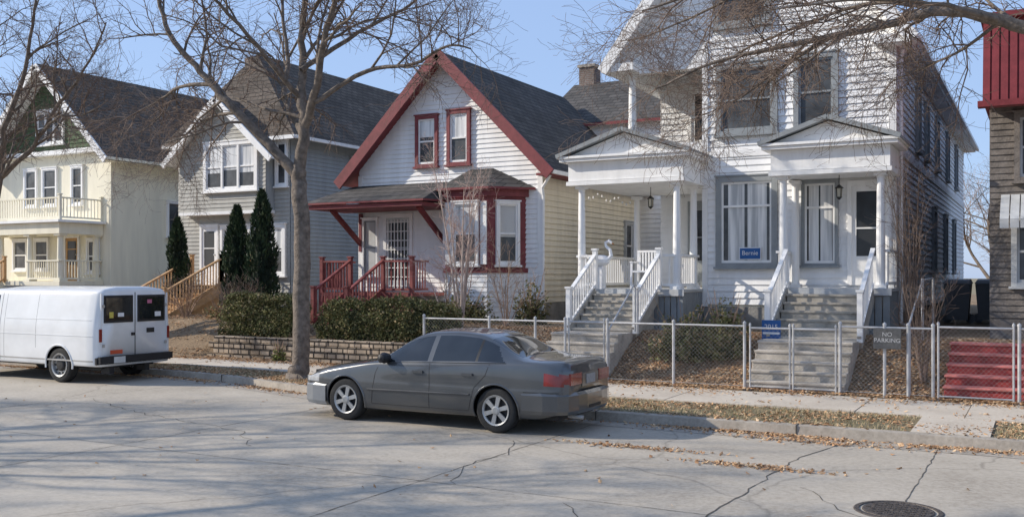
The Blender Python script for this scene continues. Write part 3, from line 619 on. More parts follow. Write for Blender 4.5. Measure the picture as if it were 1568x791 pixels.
# ================================================================= fence
def chain(mb,x0,x1,z0,z1,y,sp=.075,r=.0011,m=None):
    h=z1-z0; n=int((x1-x0+h)/sp)
    for i in range(n):
        for s in (1,-1):
            a=x0-h+i*sp if s==1 else x0+i*sp
            p0=Vector((a,y+s*.003,z0)); p1=Vector((a+s*h,y+s*.003,z1))
            lo,hi=min(p0.x,p1.x),max(p0.x,p1.x)
            if hi<=x0 or lo>=x1: continue
            def at(x): 
                t=(x-p0.x)/(p1.x-p0.x); return p0.lerp(p1,t)
            q0,q1=p0,p1
            if p0.x<x0: q0=at(x0)
            if p0.x>x1: q0=at(x1)
            if p1.x<x0: q1=at(x0)
            if p1.x>x1: q1=at(x1)
            mb.tube([q0,q1],r,3,m,cap=False)
def fence(name,x0,x1,posts,z0=.2,z1=1.3,y=17.42,gate=False):
    m=MB(); MT=M['metal']
    for i,p in enumerate(posts):
        rr=.028 if gate==False else .018
        m.tube([(p,y+.02,z0-.15),(p,y+.02,z1+.05)],rr,10,MT); m.lathe([(rr+.006,.04),(rr+.004,.07),(.0,.095)],10,MT,(p,y+.02,z1))
    m.tube([(x0,y+.02,z1),(x1,y+.02,z1)],.018,8,MT)
    if gate: m.tube([(x0,y+.02,z0+.03),(x1,y+.02,z0+.03)],.016,8,MT)
    else: m.tube([(x0,y+.02,z0+.03),(x1,y+.02,z0+.03)],.004,5,MT)
    chain(m,x0,x1,z0+.02,z1-.01,y,m=MT)
    m.build(name,recalc=False)
fence('chain_link_fence',-11.6,-8.28,[-11.6,-10.0,-8.94,-8.28])
fence('chain_link_gate',-8.2,-7.45,[-8.2,-7.45],gate=True)
fence('chain_link_fence',-7.38,-4.72,[-7.38,-6.05,-4.72])
fence('chain_link_gate',-4.62,-3.92,[-4.62,-3.92],gate=True,z1=1.27); fence('chain_link_gate',-3.86,-3.14,[-3.86,-3.14],gate=True,z1=1.27)
fence('chain_link_fence',-3.07,-1.60,[-3.07,-2.35,-1.98,-1.60],z1=1.33)
fence('chain_link_gate',-1.52,-.42,[-1.52,-.42],gate=True,z1=1.36)
fence('chain_link_fence',-.34,8,[-.34,2,4.3,6.6,8],z1=1.36)
m=MB()
for yy in (17.6,19.6,21.6): m.tube([(-1.98,yy,.2+.8*sst(17.5,19.6,yy)),(-1.98,yy,1.35+.8*sst(17.5,19.6,yy))],.025,8,M['metal'])
m.tube([(-1.98,17.45,1.35),(-1.98,18.6,1.75),(-1.98,19.6,2.12),(-1.98,21.6,2.15)],.018,8,M['metal']); m.build('chain_link_fence')
m=MB(); m.tube([(-7.42,17.6,.3),(-7.42,17.6,1.15),(-7.42,18.9,2.0),(-7.42,19.0,1.95),(-7.42,19.0,1.05)],.02,8,M['metal']); m.build('pipe_handrail')
s=MB(); s.box(-2.52,-2.08,17.36,17.368,.98,1.32,mat('sign_gray',(.10,.10,.10),.6,.3,20)); 
o=s.build('fence_sign'); text('NO\nPARKING',(-2.3,17.355,1.17),.10,mat('faded_lettering',(.5,.5,.5),.6),o)
s=MB(); s.box(-4.78,-4.42,18.9,18.91,.95,1.35,blue); s.box(-4.76,-4.44,18.893,18.899,1.08,1.12,swh); s.tube([(-4.6,18.92,.5),(-4.6,18.92,1.2)],.012,6,M['metal']); o=s.build('yard_sign'); text('2015',(-4.6,18.89,1.22),.13,swh,o)

# ================================================================= TREES
def catm(pts,n=4):
    P=[Vector(p) for p in pts]; out=[]
    for i in range(len(P)-1):
        a=P[max(i-1,0)];b=P[i];c=P[i+1];d=P[min(i+2,len(P)-1)]
        for k in range(n):
            t=k/n; out.append(.5*((2*b)+(c-a)*t+(2*a-5*b+4*c-d)*t*t+(3*b-a-3*c+d)*t**3))
    out.append(P[-1]); return out
def lim(mb,pts,r0,r1,lvl,spec,rnd,mt):
    n=len(pts); rad=[r0+(r1-r0)*(i/(n-1))**.8 for i in range(n)]
    sides=9 if r0>.08 else (6 if r0>.03 else (4 if r0>.012 else 3))
    mb.tube(pts,rad,sides,mt[0] if r0>.02 else mt[1],cap=False)
    if lvl>=len(spec): return
    cnt,ln,ang,trop,wob=spec[lvl]
    for c in range(cnt):
        t=(.22 if lvl==0 else .15)+(.85 if lvl else .78)*(c+rnd.random())/cnt; t=min(t,.99)
        f=t*(n-1); i=min(int(f),n-2); p=pts[i].lerp(pts[i+1],f-i); d=(pts[i+1]-pts[i]).normalized(); r=rad[i]
        az=rnd.uniform(0,2*math.pi); a=d.orthogonal().normalized(); a=Matrix.Rotation(az,3,d)@a
        an=math.radians(ang*rnd.uniform(.6,1.35)); dd=(d*math.cos(an)+a*math.sin(an)).normalized()
        l=ln*rnd.uniform(.55,1.25)*(1.1-.45*t); ns=[5,4,3,3][min(lvl,3)]; q=[p]; cur=dd
        for s in range(ns):
            cur=(cur+V(rnd.gauss(0,wob),rnd.gauss(0,wob),rnd.gauss(0,wob)+trop)).normalized(); q.append(q[-1]+cur*l/ns)
        rr=min(r*.62,l*.018+.003); lim(mb,q,rr,max(.003,rr*.4),lvl+1,spec,rnd,mt)
def tree(name,limbs,spec,seed,mt):
    rnd=random.Random(seed); mb=MB()
    for pts,r0,r1,doit in limbs:
        P=catm(pts,5); 
        if r0>.03: P=[P[0]]+[p+V(rnd.gauss(0,.02),rnd.gauss(0,.02),0) for p in P[1:]]
        lim(mb,P,r0,r1,0 if doit else 99,spec,rnd,mt)
    return mb.build(name,recalc=False,smooth=True)
MT2=(M['bark'],M['twig'])
spec=[(11,2.1,48,.03,.16),(8,1.0,50,.0,.2),(8,.5,48,.0,.22)]
ty=15.2
tree('bare_tree',[
 ([(-13.12,ty,-.05),(-13.08,ty,.5),(-13.0,ty,2.1),(-13.05,ty,3.7),(-13.12,ty,4.3)],.185,.15,False),
 ([(-13.1,ty,.4),(-13.11,ty,.15),(-13.12,ty,-.02)],.18,.28,False),
 ([(-13.12,ty,4.2),(-13.75,ty-.2,4.85),(-14.4,ty-.5,5.6),(-15.0,ty-.6,6.2),(-15.7,ty-.8,7.0),(-16.1,ty-.9,8.0),(-16.3,ty-1,9.5)],.12,.03,True),
 ([(-13.12,ty,4.2),(-12.98,ty,5.1),(-13.1,ty+.1,6.0),(-13.2,ty+.2,7.2),(-13.0,ty+.2,8.6),(-12.9,ty,10.2)],.14,.03,True),
 ([(-13.0,ty,5.0),(-13.9,ty+.5,5.9),(-14.2,ty+.9,6.8),(-14.6,ty+1.2,8.0),(-14.7,ty+1.4,9.6)],.085,.02,True),
 ([(-13.0,ty,5.1),(-12.4,ty-.3,5.9),(-11.9,ty-.6,6.9),(-11.4,ty-.7,7.9),(-11.0,ty-.8,9.4)],.10,.025,True),
 ([(-12.55,ty-.2,5.6),(-11.5,ty+.1,6.15),(-10.5,ty+.2,6.2),(-9.6,ty,6.4),(-9.1,ty,6.3)],.055,.014,True),
 ([(-14.9,ty-.6,6.1),(-16.1,ty-.3,6.2),(-17.2,ty,6.0),(-18.2,ty,5.7)],.05,.012,True),
 ([(-13.05,ty,6.3),(-12.4,ty+1,7.2),(-11.6,ty+1.8,7.9),(-10.8,ty+2.2,8.8)],.06,.015,True),
 ([(-13.1,ty,5.8),(-13.3,ty-1,6.6),(-13.5,ty-2,7.4),(-13.6,ty-3,8.0)],.06,.015,True),
 ([(-14.3,ty-.4,5.5),(-15.4,ty-.2,5.5),(-16.6,ty+.2,5.2),(-17.3,ty+.3,4.9)],.04,.01,True),
 ],spec,3,MT2)
spec2=[(13,1.7,46,-.01,.16),(9,.85,48,-.03,.2),(7,.42,48,-.02,.22)]
tree('bare_tree',[
 ([(1.9,15,-.05),(1.85,15,2),(1.7,15,3.9),(1.6,15,4.6)],.25,.2,False),
 ([(1.7,15,3.8),(1.1,14.8,4.7),(.3,14.6,5.2),(-.5,14.4,5.55),(-1.2,14.3,5.75),(-1.9,14.3,5.65),(-2.6,14.2,5.55),(-3.4,14.1,5.45),(-4.3,14.0,5.3),(-5.1,13.9,5.0)],.13,.014,True),
 ([(1.6,15,4.5),(.9,14.8,5.6),(0,14.5,6.5),(-1.4,14.2,6.9),(-2.8,14,6.7),(-4.0,13.8,6.4),(-5.2,13.6,6.1)],.12,.014,True),
 ([(-1.2,14.3,5.75),(-2.0,14.8,6.1),(-3.0,15.3,6.1),(-4.0,15.6,5.9),(-4.9,15.8,5.6)],.045,.01,True),
 ([(-.5,14.4,5.55),(-1.3,13.6,5.7),(-2.2,13.0,5.7),(-3.2,12.6,5.6)],.045,.01,True),
 ([(-2.8,14,6.7),(-3.8,14.4,6.5),(-4.8,14.7,6.2),(-5.9,14.9,6.0)],.035,.01,True),
 ([(-2.6,14.2,5.55),(-3.4,14.4,5.2),(-4.0,14.5,4.85),(-4.7,14.5,4.6)],.03,.008,True),
 ([(-.5,14.4,5.55),(-1.0,14.8,5.3),(-1.5,15.2,5.2),(-2.0,15.6,5.1)],.03,.008,True),
 ([(1.6,15,4.5),(1.7,15,6),(1.6,14.8,8),(1.3,14.6,10)],.15,.03,True),
 ([(1.6,15,4.5),(2.6,14.6,5.8),(3.8,14,7),(5,13.6,8)],.12,.03,True),
 ],spec2,8,MT2)
lx,ly=-25.3,16.6
lt=tree('bare_tree',[
 ([(lx,ly,-.05),(lx+.1,ly,2),(lx,ly,3.6)],.24,.18,False),
 ([(lx,ly,3.4),(lx+.8,ly-.2,4.6),(lx+1.4,ly-.4,6.0),(lx+2.2,ly-.4,7.5),(lx+2.8,ly-.5,9.2)],.13,.03,True),
 ([(lx,ly,3.4),(lx-.1,ly,5.2),(lx+.2,ly,7.2),(lx+.3,ly,9.6)],.14,.03,True),
 ([(lx+.9,ly-.2,4.8),(lx+2.0,ly,5.6),(lx+3.0,ly,6.6),(lx+4.0,ly,7.4),(lx+4.8,ly,8.5)],.08,.02,True),
 ([(lx+2.3,ly,5.9),(lx+3.4,ly-.3,6.2),(lx+4.4,ly-.3,6.2),(lx+5.3,ly-.3,6.5)],.05,.012,True),
 ([(lx,ly,3.5),(lx-1.2,ly-.2,4.9),(lx-2.2,ly-.4,6.4),(lx-3,ly-.4,8)],.12,.03,True),
 ([(lx+.1,ly,5.5),(lx+1.0,ly-1.4,6.8),(lx+1.8,ly-2.4,7.9),(lx+2.3,ly-3,9)],.08,.02,True),
 ([(lx,ly,4),(lx-.4,ly-1.6,5.5),(lx-.6,ly-3,6.8),(lx-.8,ly-4,8)],.09,.02,True),
 ],spec,5,MT2)
# trees of the near-side verge (linked mesh), they shade the road
for (tx2,ty2,rz,sc2) in ((-22.5,2.3,1.9,1.0),(-14.5,2.2,3.9,.92),(-33,2.4,.6,1.05),(8.5,1.6,2.5,1.0)):
    o=bpy.data.objects.new('bare_tree',lt.data); sc.collection.objects.link(o)
    Mx=Matrix.Translation((tx2,ty2,.13))@Matrix.Rotation(rz,4,'Z')@Matrix.Scale(sc2,4)@Matrix.Translation((-lx,-ly,0)); o.matrix_world=Mx
mb=MB(); rnd=random.Random(4)
sp3=[(9,2.6,40,.06,.14),(6,1.2,42,.02,.2),(4,.6,45,0,.2)]
for tx,tyy,hh in ((1.5,50,9),(4.5,56,10),(-1.2,62,10),(.3,45,7),(9,60,11),(-50,55,12),(-62,60,13),(-70,45,12),(-20,70,10),(-1.9,47,6)):
    P=catm([(tx,tyy,.8),(tx+.2,tyy,hh*.35),(tx-.2,tyy,hh*.7),(tx,tyy,hh)],4); lim(mb,P,.16,.03,0,sp3,rnd,(M['bark'],M['twigr']))
    for k in range(3):
        P=catm([(tx,tyy,hh*.3),(tx+rnd.uniform(-2,2),tyy+rnd.uniform(-1,1),hh*.6),(tx+rnd.uniform(-3,3),tyy+rnd.uniform(-2,2),hh*.85)],4); lim(mb,P,.09,.02,0,sp3,rnd,(M['bark'],M['twigr']))
mb.build('distant_trees',recalc=False)
def shrub(name,x,y,z,h,spread,n,seed,mt,sp=None,r=.018):
    rnd=random.Random(seed); mb=MB()
    for i in range(n):
        a=rnd.uniform(0,6.28); s=rnd.uniform(.3,1)*spread; hh=h*rnd.uniform(.6,1)
        P=catm([(x+rnd.uniform(-.06,.06),y+rnd.uniform(-.06,.06),z-.05),(x+s*.35*math.cos(a),y+s*.35*math.sin(a),z+hh*.4),(x+s*.7*math.cos(a),y+s*.7*math.sin(a),z+hh*.75),(x+s*math.cos(a),y+s*math.sin(a),z+hh)],3)
        lim(mb,P,r*rnd.uniform(.7,1.2),.004,0,sp or [(7,.6,38,.08,.15),(4,.3,40,.04,.2)],rnd,mt)
    return mb.build(name,recalc=False)
pale=mat('pale_bark',(.50,.40,.34),.9,.25,5); palet=mat('pale_twig',(.48,.35,.30),.9,.2,4)
shrub('bare_sapling',-12.0,19.6,.9,4.2,1.0,5,3,(pale,palet),[(9,1.0,40,.06,.14),(5,.5,42,.03,.2),(3,.22,42,0,.2)],.04)
shrub('bare_sapling',-12.8,20.2,.95,2.6,.9,5,4,(pale,palet),[(8,.8,40,.04,.16),(5,.4,42,.0,.2)],.025)
shrub('bare_shrub',-10.9,19.8,.95,1.9,.9,8,9,(M['twigr'],M['twigr']))
shrub('bare_shrub',-2.25,20.6,1.0,3.6,.7,7,12,(M['twigr'],M['twig']),[(9,.7,40,.05,.2),(5,.35,42,0,.25)])
shrub('bare_shrub',-1.85,18.2,.3,2.1,.45,10,13,(M['twigr'],M['twig']))
shrub('bare_shrub',-19.2,19.6,.9,1.1,.7,12,14,(M['twigr'],M['twigr']))
shrub('bare_shrub',-21.6,20.2,.9,1.3,.7,12,15,(M['twigr'],M['twigr']))
rnd=random.Random(21); mb=MB()
for i in range(9):
    y=rnd.uniform(22.3,25); pts=[V(-2.70,y,1)]
    for k in range(12): pts.append(pts[-1]+V(rnd.uniform(-.01,.03),rnd.gauss(0,.12),.36*rnd.uniform(.6,1.1)))
    lim(mb,pts,.014,.005,0,[(12,.5,55,.03,.25),(4,.22,50,0,.3)],rnd,(M['twigr'],M['twigr']))
mb.build('climbing_vine',recalc=False)

# ================================================================= foliage
def leafq(mb,p,s,rnd,k,flat=False):
    if flat: n=V(rnd.gauss(0,.35),rnd.gauss(0,.35),1).normalized()
    else: n=V(rnd.gauss(0,1),rnd.gauss(0,1),rnd.gauss(0,1)).normalized()
    a=n.orthogonal().normalized(); a=Matrix.Rotation(rnd.uniform(0,6.28),3,n)@a; b=n.cross(a)
    i=len(mb.v); w=s*rnd.uniform(.45,.8)
    c=n*s*.25
    for q in (p-a*s,p+b*w-c,p+a*s,p-b*w-c): mb.v.append((q.x,q.y,q.z))
    mb.f.append((i,i+1,i+2)); mb.f.append((i,i+2,i+3)); mb.m+= [k,k]
lm=lambda n,c:mat(n,c,.75,.3,3,spec=.3)
HG=[lm('hedge_a',(.12,.125,.042)),lm('hedge_b',(.19,.18,.07)),lm('hedge_c',(.29,.225,.115)),lm('hedge_d',(.06,.065,.026))]
EG=[lm('arbor_a',(.028,.05,.022)),lm('arbor_b',(.05,.075,.03)),lm('arbor_c',(.016,.028,.015))]
LF=[lm('leaf_a',(.42,.235,.12)),lm('leaf_b',(.52,.33,.18)),lm('leaf_c',(.28,.15,.075)),lm('leaf_d',(.62,.45,.28))]
def hedge(name,x0,x1,y0,y1,z0,z1,n,seed,mats,s=.035):
    rnd=random.Random(seed); mb=MB(); ks=[mb.mi(m) for m in mats]
    mb.box(x0+.16,x1-.16,y0+.18,y1-.15,z0,z1-.2,mats[-1])
    for i in range(n):
        f=rnd.random()
        x=rnd.uniform(x0,x1);y=rnd.uniform(y0,y1);z=rnd.uniform(z0,z1)
        if f<.38: y=y0
        elif f<.74: z=z1
        elif f<.86: x=x1
        elif f<.93: x=x0
        nz=noise.noise(Vector((x*1.8,y*1.8,z*1.8+seed)))
        d=Vector((x,y,z))
        rx=min(x-x0,x1-x); 
        if rx<.25: d.z-= .18*(1-rx/.25)*((z-z0)/(z1-z0))
        if y<y0+.05: d.y+=.16*max(0,(z-z0)/(z1-z0)-.6)/.4
        d.y+= nz*.18; d.z+=nz*.22*(1 if z>z0+.3 else .2); d+=V(rnd.gauss(0,.04),rnd.gauss(0,.05),rnd.gauss(0,.045))
        k=ks[3] if nz<-.18 and rnd.random()<.7 else ks[rnd.choice([0,0,1,1,2])]
        leafq(mb,d,s*rnd.uniform(.6,1.3),rnd,k)
    mb.build(name,recalc=False)
hedge('clipped_hedge',-18.5,-16.3,18.45,19.3,.65,1.62,9000,1,HG)
hedge('clipped_hedge',-15.3,-11.9,18.45,19.4,.65,1.55,13000,2,HG)
def arbor(name,x,y,z0,h,r,seed):
    rnd=random.Random(seed); mb=MB(); ks=[mb.mi(m) for m in EG]
    mb.tube([(x,y,z0-.1),(x,y,z0+h*.9)],[.06,.02],6,M['bark'])
    mb.lathe([(r*.5,.1),(r*.62,h*.25),(r*.5,h*.6),(r*.15,h*.9),(0,h*.93)],10,EG[2],(x,y,z0))
    for i in range(5200):
        t=rnd.random()**.85; a=rnd.uniform(0,6.28); R0=r*(min(1,(t+.12)*4))*(1-t**2.2)**.75+.02
        nz=noise.noise(Vector((math.cos(a)*1.7,math.sin(a)*1.7,t*7+seed)))
        rr=R0*(.72+.3*rnd.random()+.45*nz)
        p=Vector((x+rr*math.cos(a),y+rr*math.sin(a),z0+.05+t*h))
        i0=len(mb.v); u=V(math.cos(a)*.35+rnd.gauss(0,.3),math.sin(a)*.35+rnd.gauss(0,.3),1).normalized(); sd=u.orthogonal().normalized(); sd=Matrix.Rotation(rnd.uniform(0,6.28),3,u)@sd
        s=rnd.uniform(.04,.09)
        for q in (p-sd*s*.4,p+sd*s*.4,p+u*s*1.6): mb.v.append(tuple(q))
        mb.f.append((i0,i0+1,i0+2)); mb.m.append(ks[2] if nz<-.15 else ks[rnd.choice([0,0,1])])
    mb.build(name,recalc=False)
arbor('arborvitae_tree',-24.2,22.3,.95,3.0,.38,1); arbor('arborvitae_tree',-20.6,21.2,.95,3.2,.42,2); arbor('arborvitae_tree',-19.55,21.1,.95,3.6,.44,3)
def bush(name,x,y,z,rx,ry,rz,n,seed,mats,s=.04):
    rnd=random.Random(seed); mb=MB(); ks=[mb.mi(m) for m in mats]
    for i in range(26):
        a=rnd.uniform(0,6.28); q=rnd.uniform(.3,1); mb.tube([(x,y,z),(x+rx*q*.5*math.cos(a),y+ry*q*.5*math.sin(a),z+rz*.7),(x+rx*q*math.cos(a),y+ry*q*math.sin(a),z+rz*1.3*rnd.uniform(.5,1.2))],[.012,.008,.003],4,M['twigr'],cap=False)
    for i in range(n):
        d=V(rnd.gauss(0,1),rnd.gauss(0,1),abs(rnd.gauss(0,1))).normalized(); nz=noise.noise(d*2.3+V(seed,0,0)); q=(rnd.random()**.4)*(.85+.55*nz)
        leafq(mb,Vector((x+d.x*rx*q,y+d.y*ry*q,z+d.z*rz*q*1.15)),s*rnd.uniform(.6,1.3),rnd,ks[3] if nz<-.15 else ks[rnd.choice([0,1,1,2])])
    mb.build(name,recalc=False)
bush('evergreen_shrub',-6.2,18.6,.55,.75,.5,.85,3600,1,HG); bush('evergreen_shrub',-5.45,18.7,.6,.55,.45,.9,2600,2,HG)
bush('evergreen_shrub',-12.9,21.3,.9,.9,.6,.8,2600,3,HG); bush('evergreen_shrub',-11.2,21.6,.9,.6,.5,1.0,1500,5,HG); bush('evergreen_shrub',-19.8,20.0,.85,.8,.5,.6,1500,4,[LF[0],HG[1],LF[1],HG[3]])
bush('low_plant',-16.0,17.85,.15,.25,.15,.35,500,6,[lm('bright_leaf',(.20,.24,.05)),HG[1],HG[1],HG[0]],.03)

mb=MB(); ks=[mb.mi(m) for m in LF]; rnd=random.Random(77)
def gz(x,y):
    if y<curbY(x): return .008
    if y<curbY(x)+.17: return .15
    if y<walk0(x): return .145
    if y<walk1(x)+.05: return .178
    return yardz(x,max(y,17.4))+.02
def scat(n,fx,fy,thr=None,s=.032):
    for _ in range(n):
        x=fx(); y=fy(x)
        if thr is not None and noise.noise(Vector((x*.8,y*1.3,3)))+rnd.gauss(0,.25)<thr: continue
        leafq(mb,Vector((x,y,gz(x,y)+rnd.uniform(0,.02))),s*rnd.uniform(.5,1.25),rnd,ks[rnd.choice([0,0,1,1,2,3])],True)
U=rnd.uniform
scat(20000,lambda:U(-30,2),lambda x:U(curbY(x)+.1,walk0(x)),-.05)
scat(10000,lambda:U(-30,-9),lambda x:U(curbY(x)+.1,walk0(x)),-.3)
scat(10000,lambda:U(-30,2),lambda x:curbY(x)-abs(rnd.gauss(0,.15)),-.1)
scat(5000,lambda:U(-24,2),lambda x:walk1(x)-abs(rnd.gauss(0,.25)),.0)
scat(2000,lambda:U(-24,2),lambda x:U(walk0(x),walk1(x)),.15)
scat(38000,lambda:U(-11.8,1),lambda x:U(17.25,20.2),-.5)
scat(8000,lambda:U(-30,-11.8),lambda x:U(17.4,18.1),-.3)
scat(10000,lambda:U(-30,-11.8),lambda x:U(18.4,22),-.3)
scat(900,lambda:U(-26,1),lambda x:U(7,13.4),.25)
scat(320,lambda:rnd.gauss(-2.9,.4),lambda x:rnd.gauss(11.25,.07)); scat(260,lambda:rnd.gauss(-4.6,.5),lambda x:rnd.gauss(11.8,.07)); scat(300,lambda:rnd.gauss(-2.6,.6),lambda x:rnd.gauss(13.3,.12))
mb.build('fallen_leaves',recalc=False)
mb=MB(); GB=[lm('grass_dry',(.38,.31,.19)),lm('grass_olive',(.19,.18,.085)),lm('grass_straw',(.50,.42,.27))]; ks=[mb.mi(m) for m in GB]
for _ in range(26000):
    x=U(-22,1.5); y=U(curbY(x)+.17,walk0(x))
    if -1.6<x<-.55: continue
    if noise.noise(Vector((x*.7,y,9)))+rnd.gauss(0,.3)<-.15: continue
    h=U(.025,.07); a=U(0,6.28); i=len(mb.v); dx,dy=math.cos(a)*.006,math.sin(a)*.006; lx_,ly_=U(-.04,.04),U(-.04,.04)
    mb.v+= [(x-dx,y-dy,.13),(x+dx,y+dy,.13),(x+lx_,y+ly_,.135+h)]; mb.f.append((i,i+1,i+2)); mb.m.append(ks[rnd.choice([0,0,1,2])])
mb.build('verge_grass',recalc=False)

# ================================================================= VEHICLES
def herm(tab,x):
    if x<=tab[0][0]: return tab[0][1]
    if x>=tab[-1][0]: return tab[-1][1]
    for i in range(len(tab)-1):
        if tab[i][0]<=x<=tab[i+1][0]: break
    def sl(j): 
        return (tab[j+1][1]-tab[j][1])/(tab[j+1][0]-tab[j][0])
    s=sl(i); s0=sl(i-1) if i>0 else s; s1=sl(i+1) if i<len(tab)-2 else s
    m0=0 if s0*s<=0 else 2*s0*s/(s0+s); m1=0 if s1*s<=0 else 2*s1*s/(s1+s)
    h=tab[i+1][0]-tab[i][0]; t=(x-tab[i][0])/h
    return (2*t**3-3*t*t+1)*tab[i][1]+(t**3-2*t*t+t)*h*m0+(-2*t**3+3*t*t)*tab[i+1][1]+(t**3-t*t)*h*m1
def section(cp,K):
    P=[Vector((c[0],c[1])) for c in cp]; out=[]
    for i in range(len(P)-1):
        a=P[max(i-1,0)];b=P[i];c=P[i+1];d=P[min(i+2,len(P)-1)]
        for k in range(K):
            t=k/K; m0=(c-a)*.32; m1=(d-b)*.32; l=(c-b).length
            if m0.length>l: m0=m0.normalized()*l
            if m1.length>l: m1=m1.normalized()*l
            out.append(((2*t**3-3*t*t+1)*b+(t**3-2*t*t+t)*m0+(-2*t**3+3*t*t)*c+(t**3-t*t)*m1,i,t))
    out.append((P[-1],len(P)-2,1.0)); return out
def loft(mb,xs,prof,K,mf):
    rows=[section(prof(x),K) for x in xs]; n=len(rows[0])
    for s in (1,-1):
        base=len(mb.v)
        for x,r in zip(xs,rows):
            for p,_,_ in r: mb.v.append((x,s*p.x,p.y))
        for i in range(len(xs)-1):
            for j in range(n-1):
                p=(rows[i][j][0]+rows[i+1][j+1][0])/2; x=(xs[i]+xs[i+1])/2
                m=mf(rows[i][j][1],rows[i][j][2]+.5/K,x,p.x,p.y)
                if m is None: continue
                f=(base+i*n+j,base+(i+1)*n+j,base+(i+1)*n+j+1,base+i*n+j+1)
                if s==-1: f=f[::-1]
                mb.f.append(f); mb.m.append(mb.mi(m))
    for x,r,fl in ((xs[0],rows[0],0),(xs[-1],rows[-1],1)):
        pts=[(x,q[0].x,q[0].y) for q in r]+[(x,-q[0].x,q[0].y) for q in r[::-1]]
        mb.poly(pts if fl else pts[::-1],mf(-1,0,x,0,.6))
def surfy(prof,x,z,K=8):
    r=section(prof(x),K); best=0
    for i in range(len(r)-1):
        a,b=r[i][0],r[i+1][0]
        if (a.y-z)*(b.y-z)<=0 and abs(b.y-a.y)>1e-6:
            best=max(best,a.x+(b.x-a.x)*(z-a.y)/(b.y-a.y))
    return best
def carpaint(name,col,metal,rough,coat):
    return mat(name,col,rough,.08,1.2,metal=metal,coat=coat,spec=.5)
rubber=mat('tyre_rubber',(.025,.025,.025),.85,.3,10,.2,60); alloy=mat('alloy_metal',(.42,.42,.41),.4,.15,10,metal=.5); blackp=mat('black_plastic',(.02,.02,.022),.5,.2,8)
carglass=mat('car_glass',(.012,.015,.018),.04,.5,1.5,spec=.7,coat=.4); lampred=mat('tail_lamp_red',(.22,.012,.01),.15,.2,10,coat=1); lampclear=mat('head_lamp',(.45,.45,.44),.1,.2,15,coat=1)
def wheel(par,x,y,r,w,side,spokes=6,style='alloy'):
    m=MB(); s=side
    prof=[(r*.66,-w/2*.9),(r*.9,-w/2),(r*.975,-w/2*.85),(r,-w/2*.6),(r,w/2*.6),(r*.975,w/2*.85),(r*.9,w/2),(r*.66,w/2*.9)]
    m.lathe(prof,36,rubber,(0,0,0),'Y')
    o=s*w/2
    m.lathe([(r*.66,o*.95),(r*.62,o*.9),(r*.60,o*.5),(.0,o*.35)],36,blackp if style=='alloy' else alloy,(0,0,0),'Y')
    m.lathe([(r*.685,o*.93),(r*.67,o*1.02),(r*.60,o*.92),(r*.58,o*.7)],36,alloy,(0,0,0),'Y')
    if style=='alloy':
        for i in range(spokes):
            a=2*math.pi*i/spokes+.3; c,sn=math.cos(a),math.sin(a)
            pts=[]
            for rr,ww in ((r*.12,.026),(r*.62,.034)):
                for oo in (o*.66,o*.93):
                    for q in (-1,1): pts.append((rr*c-q*ww*sn,oo,rr*sn+q*ww*c))
            m.hexa([pts[0],pts[1],pts[3],pts[2],pts[4],pts[5],pts[7],pts[6]],alloy)
        m.lathe([(r*.2,o*.6),(r*.2,o*.96),(r*.13,o*1.02),(0,o*1.02)],16,alloy,(0,0,0),'Y')
    else:
        m.lathe([(r*.35,o*.4),(r*.35,o*.7),(r*.26,o*.85),(0,o*.9)],16,blackp,(0,0,0),'Y')
        for i in range(10):
            a=2*math.pi*i/10; m.tube([(r*.48*math.cos(a),o*.40,r*.48*math.sin(a)),(r*.48*math.cos(a),o*.62,r*.48*math.sin(a))],.025,6,blackp)
    ob=m.build('wheel',par,smooth=False); ob.location=(x,y,r)
    for p in ob.data.polygons: p.use_smooth=len(p.vertices)==4 and p.material_index==0
    return ob
def band(mb,prof,pts,r,m,off=.0,n=4):
    for s in (1,-1):
        P=[]
        for i in range(len(pts)-1):
            a=pts[i];b=pts[i+1];k=max(1,int(math.hypot(a[0]-b[0],a[1]-b[1])/.06))
            for q in range(k): P.append((a[0]+(b[0]-a[0])*q/k,a[1]+(b[1]-a[1])*q/k))
        P.append(pts[-1]); mb.tube([(x,s*(surfy(prof,x,z)+off),z) for x,z in P],r,n,m)

CZ=[(0,.60),(.05,.67),(.25,.76),(.8,.87),(1.3,.945),(1.42,.97),(2.08,1.335),(2.35,1.395),(2.7,1.41),(3.1,1.385),(3.32,1.335),(3.92,1.075),(4.05,1.06),(4.45,1.045),(4.57,1.02),(4.62,.95)]
BZ=[(0,.55),(.3,.68),(1.0,.82),(1.5,.89),(2.5,.93),(3.5,.965),(4.2,.97),(4.62,.88)]
WD_=[(0,.60),(.06,.70),(.2,.79),(.6,.855),(1.4,.88),(3.2,.88),(4.0,.865),(4.35,.83),(4.52,.77),(4.62,.66)]
PY=[(0,.45),(.3,.62),(1.2,.70),(1.45,.70),(2.05,.565),(2.5,.555),(3.15,.555),(3.5,.61),(3.95,.67),(4.5,.64),(4.62,.55)]
DZ=[(0,.03),(1.3,.04),(1.45,.045),(2.0,.06),(3.2,.055),(4,.03),(4.62,.03)]
ZB=[(0,.25),(.3,.19),(4.1,.22),(4.62,.34)]
def cprof(x):
    zt=herm(CZ,x);bz=herm(BZ,x);w=herm(WD_,x);py=herm(PY,x);dz=herm(DZ,x);zb=herm(ZB,x); pz=max(zt-dz,bz+.01)
    return [(0,zb),(w*.88,zb),(w*.965,zb+.10),(w,.50),(w*.995,.64),(w*.96,min(bz,pz-.005)),(py,pz),(py*.55,zt-dz*.22),(0,zt)]
paint=carpaint('gray_car_paint',(.095,.10,.105),.55,.28,1.0)
E=empty('parked_car'); cb=MB()
FW,RW,WR=.93,3.56,.318
